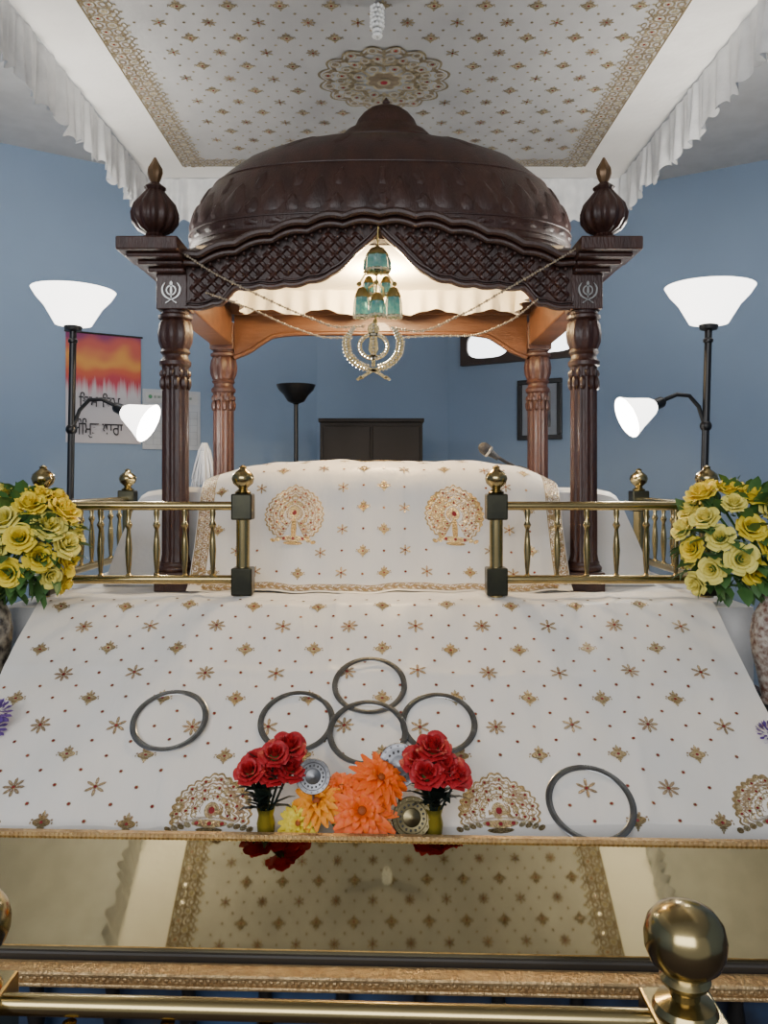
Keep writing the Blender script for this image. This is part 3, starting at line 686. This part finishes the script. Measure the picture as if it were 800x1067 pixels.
# ================================================================ LAMPS
def torchiere(label,x,Y,htop,sgn,tilt,power):
    zb=ZS; zt=hz(htop); r0=thing('floor_lamp',label,'lamp',(x,Y,zb),'lit torchiere lamps',rot=(0,tilt,0),local=True); h=zt-zb
    mb=MB(); mb.lathe([(.13,0),(.13,.015),(.10,.03),(.03,.04),(.016,.06)],(0,0,0),40); mb.build('base',BLACK,r0)
    mb=MB(); mb.lathe([(.0145,.04),(.0145,h-.225),(.02,h-.22),(.02,h-.21),(.0145,h-.205),(.0145,h-.175),(.034,h-.17),(.038,h-.153),(.03,h-.15)],(0,0,0),20); mb.build('pole',BLACK,r0)
    mb=MB(); mb.lathe([(.03,-.152),(.074,-.146),(.090,-.118),(.118,-.070),(.152,-.032),(.172,0),(.168,.001),(.148,-.03),(.112,-.068),(.07,-.12),(.02,-.13)],(0,0,h),48); mb.build('shade',SHADE,r0)
    za=hz(.24)-zb; k=Y/F
    pts=[(0,-8),(3,0),(8,14),(18,25),(31,26),(42,21),(48,17)]
    mb=MB(); mb.tube([(sgn*q*k,-.0,za+w*k) for q,w in pts],.0085,10); mb.sphere((0,0,za-6*k),.024,0,12,8); mb.build('arm',BLACK,r0)
    d=Vector((sgn*.90,-.12,-.42)).normalized(); M=Vector((0,0,1)).rotation_difference(d).to_matrix(); c=Vector((sgn*44*k,0,za+19*k))
    mb=MB(); mb.lathe([(.014,0),(.022,.01),(.024,.05),(.028,.055)],c,20,M=M); mb.build('socket',BLACK,r0)
    mb=MB(); mb.lathe([(.024,.045),(.036,.06),(.048,.088),(.065,.130),(.086,.172),(.083,.172),(.061,.130),(.03,.06)],c,36,M=M); mb.build('reading_shade',SHADE,r0)
    rot=Matrix.Rotation(tilt,3,'Y')
    for (off,pw,sz) in ((Vector((0,0,h+.03)),power,.1),(c+d*.21,power*.25,.05)):
        ld=bpy.data.lights.new('lamp_light','POINT'); ld.energy=pw; ld.color=(1,.95,.86); ld.shadow_soft_size=sz
        lo=bpy.data.objects.new('lamp_light',ld); C.objects.link(lo); lo.location=Vector((x,Y,zb))+rot@off
k=3.4/F; torchiere('lit torchiere with side reading lamp in front of the painted banner',(69-400)*k,3.4,.808,1,math.radians(1.0),40)
k=3.2/F; torchiere('lit torchiere with side reading lamp right of the framed picture',(726-400)*k,3.2,.775,-1,math.radians(1.6),40)
bl=thing('floor_lamp','small unlit black torchiere standing beside the dark cabinet','lamp',(-.53,4.8,ZS),local=True)
h=hz(.572)-ZS
mb=MB(); mb.lathe([(.11,0),(.11,.015),(.03,.03),(.012,.05)],(0,0,0),32); mb.build('base',BLACK,bl)
mb=MB(); mb.lathe([(.013,.03),(.013,h-.12),(.022,h-.11)],(0,0,0),16); mb.build('pole',BLACK,bl)
mb=MB(); mb.lathe([(.022,h-.112),(.05,h-.10),(.075,h-.06),(.105,h-.03),(.118,h),(.112,h),(.07,h-.05),(.02,h-.09)],(0,0,0),40); mb.build('shade',BLACK,bl)
# ================================================================ BACK OBJECTS
cab=thing('cabinet','dark brown two-door cabinet standing against the back wall','cabinet',(-.085,5.45,ZS))
x0,x1=-.436,.267; zt=zat(436,5.3)
CABM=mat('dark_cabinet_wood',(.009,.006,.0055),.65,0,(.013,.009,.008),5)
mb=MB(); mb.box(x0+.01,x1-.01,5.3,5.66,ZS,zt-.025); mb.build('body',CABM,cab,smooth=False,bevel=.004)
mb=MB(); mb.box(x0,x1,5.28,5.67,zt-.025,zt); mb.build('top',CABM,cab,smooth=False,bevel=.004)
for s in (0,1):
    a=x0+.03+s*.33; mb=MB(); mb.box(a,a+.315,5.285,5.299,ZS+.06,zt-.05); d=mb.build('door',CABM,cab,smooth=False,bevel=.006)
    mb=MB(); mb.sphere((a+(.29 if s==0 else .025),5.275,1.4),.012); mb.build('knob',BRASSD,d)
a=on_right(540); b=on_right(586); w=(b-a).length; z0=zat(459,a.y); hh=zat(397,a.y)-z0
pf=thing('picture_frame','black framed picture hanging on the blue wall behind the right pillars','picture',(a.x,a.y,z0),rot=(0,0,AR),local=True)
mb=MB(); mb.box(0,w,-.03,-.001,0,.035); mb.box(0,w,-.03,-.001,hh-.035,hh); mb.box(0,.035,-.03,-.001,.035,hh-.035); mb.box(w-.035,w,-.03,-.001,.035,hh-.035); mb.build('frame',BLACK,pf,smooth=False,bevel=.004)
mb=MB(); mb.box(.03,w-.03,-.012,-.002,.03,hh-.03); mb.build('mat_board',mat('grey_mat',(.30,.33,.38),.6),pf,smooth=False)
mb=MB(); mb.box(.085,w-.085,-.016,-.012,.09,hh-.09,0); mb.build('print',mat('dark_print',(.05,.055,.065),.4,0,(.22,.2,.18),9),pf,smooth=False)
def bm_mat():
    m=bpy.data.materials.new('painted_banner'); m.use_nodes=True; nt=m.node_tree; b=nt.nodes['Principled BSDF']; b.inputs['Roughness'].default_value=.7
    N=nt.nodes.new; L=nt.links.new
    tc=N('ShaderNodeTexCoord'); sp=N('ShaderNodeSeparateXYZ'); L(tc.outputs['Object'],sp.inputs[0])
    mp=N('ShaderNodeMapping'); mp.inputs['Scale'].default_value=(60,1,.8); L(tc.outputs['Object'],mp.inputs[0])
    n=N('ShaderNodeTexNoise'); n.inputs['Scale'].default_value=1; n.inputs['Detail'].default_value=2; L(mp.outputs[0],n.inputs['Vector'])
    n2=N('ShaderNodeTexNoise'); n2.inputs['Scale'].default_value=5; n2.inputs['Detail'].default_value=1; L(tc.outputs['Object'],n2.inputs['Vector'])
    a=N('ShaderNodeMath'); a.operation='MULTIPLY'; a.inputs[1].default_value=1/.70; L(sp.outputs['Z'],a.inputs[0])
    c=N('ShaderNodeMath'); c.operation='MULTIPLY_ADD'; c.inputs[1].default_value=.34; L(n2.outputs['Fac'],c.inputs[0])
    c2=N('ShaderNodeMath'); c2.operation='ADD'; c2.inputs[1].default_value=-.17; L(a.outputs[0],c2.inputs[0]); L(c2.outputs[0],c.inputs[2])
    r=N('ShaderNodeValToRGB'); r.color_ramp.interpolation='EASE'; e=r.color_ramp.elements
    e[0].position=.40; e[0].color=(.55,.12,.20,1); e[1].position=.56; e[1].color=(.48,.05,.08,1)
    for p,cc in ((.67,(.58,.11,.06)),(.78,(.66,.30,.07)),(.89,(.50,.10,.08)),(1.0,(.22,.04,.13))):
        q=e.new(p); q.color=(*cc,1)
    L(c.outputs[0],r.inputs['Fac'])
    s=N('ShaderNodeMath'); s.operation='MULTIPLY_ADD'; s.inputs[1].default_value=.30; L(n.outputs['Fac'],s.inputs[0]); L(a.outputs[0],s.inputs[2])
    r2=N('ShaderNodeValToRGB'); r2.color_ramp.elements[0].position=.60; r2.color_ramp.elements[1].position=.72; L(s.outputs[0],r2.inputs['Fac'])
    mx_=N('ShaderNodeMix'); mx_.data_type='RGBA'; L(r2.outputs['Color'],mx_.inputs['Factor']); mx_.inputs['A'].default_value=(.58,.55,.57,1); L(r.outputs['Color'],mx_.inputs['B'])
    L(mx_.outputs['Result'],b.inputs['Base Color']); return m
a=on_left(68); b=on_left(146); w=(b-a).length; z0=zat(461,a.y); hh=zat(345,a.y)-z0
ban=thing('wall_banner','painted banner with red drips above black Gurmukhi lettering on the left wall','banner',(a.x,a.y,z0),rot=(0,0,AL),local=True)
mb=MB(); mb.grid(lambda u,v: Vector((u,-.012+.006*math.sin(u*12),v)),lin(0,w,24),lin(0,hh,24)); mb.build('cloth',bm_mat(),ban)
mb=MB(); mb.tube([(-.01,-.02,hh),(w+.01,-.02,hh)],.006,8); mb.build('rod',DARK,ban)
INK=mat('black_ink',(.02,.018,.025),.6)
def text(body,size,x,z,wid,name,m,parent,y=-.026):
    cu=bpy.data.curves.new('txt','FONT'); cu.body=body; cu.size=1; cu.offset=.005
    ob=bpy.data.objects.new('txt',cu); C.objects.link(ob); dg=bpy.context.evaluated_depsgraph_get()
    me=bpy.data.meshes.new_from_object(ob.evaluated_get(dg)); bpy.data.objects.remove(ob)
    xs_=[v.co.x for v in me.vertices]; x0_,x1_=min(xs_),max(xs_)
    for v in me.vertices: v.co=Vector(((v.co.x-x0_)/(x1_-x0_)*wid+x,y,v.co.y*size+z))
    me.materials.clear(); me.materials.append(m)
    o=bpy.data.objects.new(name,me); C.objects.link(o); o.parent=parent; return o
text('\u0a3f\u0a1d\u0a2e \u0a3f\u0a1d\u0a2e',.10,.075,hh*.33,w*.55,'upper_lettering',INK,ban)
text('\u0a05\u0a70\u0a3f\u0a2e\u0a24 \u0a27\u0a3e\u0a30\u0a3e',.115,.03,hh*.075,w*.68,'lower_lettering',INK,ban)
mb=MB(); q0=.03+w*.68*.33; mb.tube([(q0,-.026,hh*.075-.004),(q0+.010,-.026,hh*.075-.018),(q0+.022,-.026,hh*.075-.014)],.0028,6); mb.build('subscript_stroke',INK,ban)
a=on_left(148); b=on_left(208); w=(b-a).length; z0=zat(468,a.y); hh=zat(405,a.y)-z0
cal=thing('wall_calendar','pale paper calendar hanging on the wall beside the painted banner','calendar',(a.x,a.y,z0),rot=(0,0,AL),local=True)
mb=MB(); mb.box(0,w,-.012,-.002,0,hh); mb.build('sheet',mat('calendar_paper',(.54,.57,.61),.7),cal,smooth=False)
mb=MB(); mb.box(.02,w-.02,-.0145,-.012,hh-.09,hh-.02); mb.build('header',mat('calendar_header',(.60,.61,.62),.7),cal,smooth=False)
mb=MB(); mb.lathe([(.013,0),(.013,.002)],(.05,-.0145,hh-.05),20,M=Matrix.Rotation(PI/2,3,'X')); mb.build('green_mark',mat('green_mark',(.05,.24,.11),.6),cal)
mb=MB(); mb.box(.075,w-.06,-.0155,-.0145,hh-.058,hh-.042); mb.build('header_band',mat('header_band',(.12,.18,.16),.7,0,(.5,.52,.5),70,stretch=(1,1,.1)),cal,smooth=False)
mb=MB()
for i in range(6): mb.box(.02,w-.02,-.0135,-.012,.03+i*(hh-.17)/5,.032+i*(hh-.17)/5)
for i in range(8): mb.box(.02+i*(w-.043)/7,.022+i*(w-.043)/7,-.0135,-.012,.03,hh-.138)
mb.build('grid_lines',mat('grid_ink',(.32,.36,.43),.7),cal,smooth=False)
wk=thing('hair_whisk','white hair whisk on a stand behind the rear left pillar','whisk',(-.90,3.98,hz(-.40)))
c=P(213,466,3.98)
mb=MB(); mb.lathe([(.05,hz(-.40)),(.05,hz(-.385)),(.01,hz(-.37)),(.008,c.z)],(c.x,3.98,0),16); mb.build('handle',SILVER,wk)
mb=MB()
for i in range(60):
    a=2*PI*i/60; q=random.uniform(.5,1); L=random.uniform(.15,.21)
    mb.tube([c+Vector((.01*math.cos(a),.01*math.sin(a),.02)),c+Vector((.03*q*math.cos(a),.03*q*math.sin(a),-.02)),c+Vector((.055*q*math.cos(a),.05*q*math.sin(a),-L*.6)),c+Vector((.075*q*math.cos(a),.06*q*math.sin(a),-L))],[.004,.005,.005,.002],5)
mb.build('hair',mat('white_hair',(.62,.63,.66),.6),wk)
Ym=3.2
mic=thing('microphone','black microphone on a short boom pointing up-left behind the embroidered drape','microphone',(P(540,488,Ym).x,Ym,hz(.055)))
MBL=mat('mic_black',(.004,.004,.005),.6)
mb=MB(); mb.tube([P(540,489,Ym),P(534,485,Ym),P(526,481,Ym),P(518,476,Ym),P(512,472,Ym)],.0065,12); mb.build('boom',MBL,mic)
mb=MB(); mb.lathe([(.04,-.01),(.04,.004),(.02,.010),(.008,.014)],P(540,489,Ym),24); mb.build('base',MBL,mic)
c=P(514,474,Ym); d=(P(500,464,Ym)-c).normalized(); M=Vector((0,0,1)).rotation_difference(d).to_matrix()
mb=MB(); mb.lathe([(.010,-.025),(.013,0),(.017,.014),(.022,.02),(.024,.035),(.023,.052),(.014,.066),(.003,.070)],c,24,M=M); hd=mb.build('head',mat('mic_mesh',(.018,.02,.026),.5,.3,(.035,.037,.045),120,.5,200),mic)
mb=MB(); mb.lathe([(.0225,.018),(.0245,.020),(.0245,.026),(.0225,.028)],c,24,M=M); mb.build('collar',SILVER,hd)
# ================================================================ FLOWERS
def flower_mesh(name,mb,mats):
    o=mb.build(name,mats,ang=80); me=o.data; bpy.data.objects.remove(o); return me
def rose_mb(seed):
    R=random.Random(seed); mb=MB()
    for (n,rb,rt,hh,w,cu) in ((3,.03,.16,1.0,1.3,0),(4,.10,.34,.98,1.05,.03),(5,.20,.54,.90,.9,.09),(5,.28,.74,.74,.85,.16),(5,.32,.90,.52,.75,.2)):
        ph=R.uniform(0,6)
        for i in range(n):
            a0=ph+2*PI*i/n; wob=R.uniform(.9,1.1)
            def f(u,v,a0=a0):
                rad=rb+(rt*wob-rb)*v**.7+cu*v**6; ang=a0+u*w*math.sin(PI*(.12+.68*v)); z=hh*wob*(v-.18*(cu>.05)*v**6)-.16*u*u*v
                return Vector((rad*math.cos(ang),rad*math.sin(ang),z))
            mb.grid(f,lin(-1,1,6),lin(0,1,6))
    mb.sphere((0,0,.08),.30,1,8,6); return mb
ROSE={k:[flower_mesh('rose',rose_mb(i+j*5),[m,LEAF]) for i in range(2)] for j,(k,m) in enumerate((('y',YEL),('p',YELP),('r',REDP)))}
def gerb_mb(seed):
    R=random.Random(seed); mb=MB()
    for (n,L,z,cz,w) in ((18,1.0,0,.03,.155),(16,.86,.05,.16,.135),(13,.64,.09,.26,.115),(9,.42,.13,.30,.09)):
        ph=R.uniform(0,6)
        for i in range(n):
            a=ph+2*PI*i/n+R.uniform(-.08,.08); l=L*R.uniform(.88,1.08); c,s=math.cos(a),math.sin(a); cu=cz*R.uniform(.6,1.4)
            def f(u,v):
                r=.10+(l-.10)*v; ww=w*(math.sin(PI*min(1,.18+.76*v))**.8)*u; zz=z+cu*math.sin(v*2.2)-.10*v*v-.03*(1-u*u)
                return Vector((r*c-ww*s,r*s+ww*c,zz))
            mb.grid(f,[-1,0,1],lin(0,1,7),0)
    mb.sphere((0,0,.14),.13,1,12,8,(1,1,.6)); return mb
BRC=mat('flower_centre',(.30,.07,.01),.7)
GER=[flower_mesh('gerbera',gerb_mb(3),[ORP,BRC]),flower_mesh('gerbera',gerb_mb(4),[ORY,BRC]),flower_mesh('gerbera',gerb_mb(5),[YEL,BRC])]
def pom_mb():
    mb=MB()
    for i in range(70):
        z=1-1.7*(i+.5)/70; a=2.39996*i; q=math.sqrt(max(0,1-z*z)); d=Vector((q*math.cos(a),q*math.sin(a),z)); s=d.cross(Vector((.1,.2,1))).normalized(); t=d.cross(s)
        mb.add([d*.45,d*.85+s*.16,d*1.05,d*.85-s*.16,d*.8+t*.08],[(0,1,2,4),(0,4,2,3)])
    return mb
POM=flower_mesh('purple_bloom',pom_mb(),[PURP])
def leaf(mb,base,d,L,Wd,m=0):
    base=Vector(base); d=Vector(d).normalized(); s=d.cross(Vector((0,.3,1))).normalized(); u=s.cross(d)
    p=[base,base+d*L*.35+s*Wd+u*Wd*.3,base+d*L*.75+s*Wd*.7+u*Wd*.2,base+d*L-u*L*.08,base+d*L*.75-s*Wd*.7+u*Wd*.2,base+d*L*.35-s*Wd+u*Wd*.3,base+d*L*.4,base+d*L*.75]
    mb.add(p,[(0,6,1),(1,6,7,2),(2,7,3),(0,5,6),(5,4,7,6),(4,3,7)],m)
def put(me,name,root,pos,d,s,spin=None):
    o=bpy.data.objects.new(name,me); C.objects.link(o); o.parent=root; o.location=Vector(pos)-Vector(root.location)
    q=Vector((0,0,1)).rotation_difference(Vector(d).normalized())@Quaternion((0,0,1),random.uniform(0,6) if spin is None else spin)
    o.rotation_mode='QUATERNION'; o.rotation_quaternion=q; o.scale=(s,s,s); return o
def vase(label,x,y,z0,z1,rmax,m,group=None):
    o=Vector((x,y,z0)); h=z1-z0; mb=MB()
    mb.lathe([(.55,0),(.60,.02),(.50,.06),(.62,.2),(.92,.45),(1,.62),(.88,.78),(.52,.90),(.50,.94),(.68,1),(.6,1),(.44,.93),(.3,.8)],(0,0,0),40)
    mb.v=[(v[0]*rmax+x,v[1]*rmax+y,v[2]*h+z0) for v in mb.v]
    return tag(mb.build('vase',m,org=o),label,'vase',group)
def bouquet(label,cen,rad,neck,n,keys,fs,seed):
    random.seed(seed); root=thing('rose_bouquet',label,'flowers',neck,'yellow rose bouquets'); cen=Vector(cen); neck=Vector(neck)
    st=MB(); lf=MB(); k=0; N=n*2
    for i in range(N):
        z=1-2*(i+.5)/N; a=2.39996*i+seed; q=math.sqrt(1-z*z); d=Vector((q*math.cos(a),q*math.sin(a),z))
        if d.y>.45 or d.z<-.75: continue
        p=cen+Vector((d.x*rad[0],d.y*rad[1],d.z*rad[2]))*random.uniform(.85,1.1)
        put(ROSE[random.choice(keys)][k%2],'rose',root,p-d*fs*.4,d+Vector((0,-.15,.45)),fs*random.uniform(.85,1.2)); k+=1
        st.tube([neck-Vector((0,0,.04)),neck.lerp(p,.4)+Vector((0,0,.02)),p-d*fs*.3],.004,5)
    for i in range(210):
        d=Vector((random.gauss(0,1),random.gauss(-.3,1),random.gauss(-.1,1))).normalized(); p=cen+Vector((d.x*rad[0],d.y*rad[1],d.z*rad[2]))*random.uniform(.6,.9)
        leaf(lf,p,d+Vector((random.uniform(-.7,.7),random.uniform(-.6,.6),random.uniform(-.6,.5))),random.uniform(.05,.08),random.uniform(.014,.024))
    st.build('stems',LEAF,root); lf.build('foliage',LEAF,root)
vase('dark patterned vase under the left-hand yellow roses',-1.17,2.37,hz(-.66),hz(-.32),.062,VASED)
vase('brown and cream painted vase under the right-hand yellow roses',1.15,2.36,hz(-.66),hz(-.33),.062,VASEW)
bouquet('artificial yellow roses at the left end of the railing',P(22,566,2.37),(.165,.12,.17),(-1.17,2.37,hz(-.335)),23,['y','y','p'],.041,1)
bouquet('artificial pale yellow roses at the right end of the railing',P(768,563,2.36),(.175,.12,.17),(1.15,2.36,hz(-.345)),23,['y','p','p'],.041,4)
for lab,pts,vx,vlab in (('purple artificial blooms at the left edge beside the sloping cloth',((-2,742),(-8,758)),-1.13,'small dark vase of purple blooms left of the sloping cloth'),
                  ('purple artificial blooms at the right edge beside the sloping cloth',((801,765),(804,790),(806,775)),1.10,'small dark vase of purple blooms right of the sloping cloth')):
    vase(vlab,vx,2.08,hz(-.86),hz(-.74),.04,VASED)
    r0=thing('purple_flowers',lab,'flowers',(vx,2.08,hz(-.75)),'purple blooms')
    st=MB()
    for px,py in pts:
        p=P(px,py,2.08); put(POM,'bloom',r0,p,(0,-.3,1),.036); st.tube([(vx,2.08,hz(-.77)),p],.003,5)
    st.build('stems',LEAF,r0)
ZL=hz(-.872)
GV=mat('gilt_vase',(.55,.43,.05),.3,.7,(.02,.04,.03),14)
for px,lab,rl,rs in ((277,'slim gilt vase left of the orange gerberas','red roses left of the orange gerberas, with dark leaves',((268,795,.047),(301,775,.043),(303,799,.038),(284,803,.036),(259,802,.032),(286,784,.034))),
               (452,'slim gilt vase right of the orange gerberas','red roses right of the orange gerberas, with dark leaves',((438,788,.043),(452,776,.041),(464,798,.046),(478,807,.036),(444,804,.038)))):
    x=(px-400)*1.815/F
    mb=MB(); o=Vector((x,1.815,ZL)); mb.lathe([(.020,0),(.022,.006),(.014,.016),(.017,.05),(.021,.09),(.017,.11),(.021,.125),(.019,.125),(.014,.10)],o,24); tag(mb.build('small_vase',GV,org=o),lab,'vase','slim gilt vases')
    nk=Vector((x,1.815,ZL+.12)); r0=thing('red_roses',rl,'flowers',nk,'red rose bunches'); st=MB(); lf=MB()
    for q,(a,b_,s) in enumerate(rs):
        p=P(a,b_,1.815-.01*q); d=(p-nk).normalized()+Vector((0,-.6,.35)); put(ROSE['r'][q%2],'rose',r0,p-d.normalized()*s*.5,d,s)
        st.tube([nk-Vector((0,0,.03)),p],.003,5)
    for i in range(46):
        d=Vector((random.uniform(-1,1),random.uniform(-.8,.1),random.uniform(.0,1))); leaf(lf,nk+Vector((0,0,random.uniform(0,.08))),d,random.uniform(.04,.085),.016)
    leaf(lf,nk+Vector((.0,0,.06)),P(316,762,1.80)-nk if px==277 else P(424,765,1.80)-nk,.11,.012)
    st.build('stems',DLEAF,r0); lf.build('foliage',DLEAF,r0)
r0=thing('gerbera_bunch','bunch of orange and amber gerberas at the foot of the sloping cloth','flowers',(-.05,1.81,ZL)); st=MB(); lf=MB()
for q,(a,b_,s,k,Y,d) in enumerate(((377,846,.082,0,1.79,(.05,-.85,.6)),(396,812,.072,0,1.825,(.3,-.6,.8)),(331,836,.070,1,1.812,(-.3,-.75,.75)),(312,858,.055,2,1.80,(-.4,-.9,.5)),(356,822,.055,0,1.83,(-.1,-.4,.95)))):
    p=P(a,b_,Y); put(GER[k],'gerbera',r0,p,d,s); st.tube([(-.05+.004*q,1.81,ZL),p.lerp(Vector((-.05,1.81,ZL)),.4),p],.004,6)
for i in range(16):
    d=Vector((random.uniform(-1,1),random.uniform(-.6,.3),random.uniform(.2,1))); leaf(lf,Vector((-.05,1.81,ZL+.05)),d,random.uniform(.06,.09),.014)
st.build('stems',LEAF,r0); lf.build('foliage',LEAF,r0)
def disc(label,px,py,rpx,Y,m,d):
    c=P(px,py,Y); R=rpx*Y/F; r0=thing('metal_rosette',label,'ornament',(c.x,c.y,ZL)); d=Vector(d).normalized(); M=Vector((0,0,1)).rotation_difference(d).to_matrix(); mb=MB()
    mb.lathe([(R*.9,-.002),(R,0),(R*.97,.002),(R*.78,.001),(R*.74,.0022),(R*.45,.001),(R*.40,.0025),(R*.2,.003),(R*.12,.005),(.001,.005)],c,40,M=M)
    for i in range(16):
        a=2*PI*i/16; mb.sphere(c+M@Vector((R*.87*math.cos(a),R*.87*math.sin(a),.002)),R*.05,0,6,4); mb.sphere(c+M@Vector((R*.6*math.cos(a),R*.6*math.sin(a),.001)),R*.07,1,6,4)
    mb.build('disc',[m,DARK],r0)
    mb=MB(); mb.tube([(c.x,c.y+.012,ZL),(c.x,c.y+.005,c.z)],.003,6); mb.build('stem',m,r0)
SIL2=mat('antique_silver',(.26,.26,.27),.42,1,(.16,.16,.17),30)
BRS2=mat('antique_brass',(.28,.23,.12),.38,1,(.18,.15,.08),30)
disc('round silver rosette between the left red roses and the orange gerberas',326,809,18,1.80,SIL2,(.1,-1,.25))
disc('round silver rosette standing behind the right orange gerbera',416,797,22,1.85,SIL2,(-.1,-1,.3))
disc('round brass rosette at the right side of the orange gerberas',429,852,21,1.80,BRS2,(.15,-1,.3))
# ================================================================ LIGHT + CAMERA
def area(name,loc,rot,sx,sy,e,col):
    l=bpy.data.lights.new(name,'AREA'); l.shape='RECTANGLE'; l.size=sx; l.size_y=sy; l.energy=e; l.color=col
    o=bpy.data.objects.new(name,l); C.objects.link(o); o.location=loc; o.rotation_euler=rot; return o
area('window_light',(-.9,-2.0,2.6),(math.radians(70),0,math.radians(-12)),3.6,1.7,128,(.97,.98,1))
pl=bpy.data.lights.new('canopy_bulb','POINT'); pl.energy=44; pl.color=(1,.72,.38); pl.shadow_soft_size=.05
po=bpy.data.objects.new('canopy_bulb',pl); C.objects.link(po); po.location=(CX,3.25,hz(.79))
w=bpy.data.worlds.new('World'); SC.world=w; w.use_nodes=True
w.node_tree.nodes['Background'].inputs[0].default_value=(.88,.93,1,1); w.node_tree.nodes['Background'].inputs[1].default_value=.38
cam=bpy.data.cameras.new('Camera'); co=bpy.data.objects.new('Camera',cam); C.objects.link(co)
co.location=(0,0,H); co.rotation_euler=(PI/2,0,0); cam.sensor_fit='HORIZONTAL'; cam.sensor_width=36; cam.lens=36*F/800; cam.shift_y=-33.5/800; cam.clip_start=.02
SC.camera=co
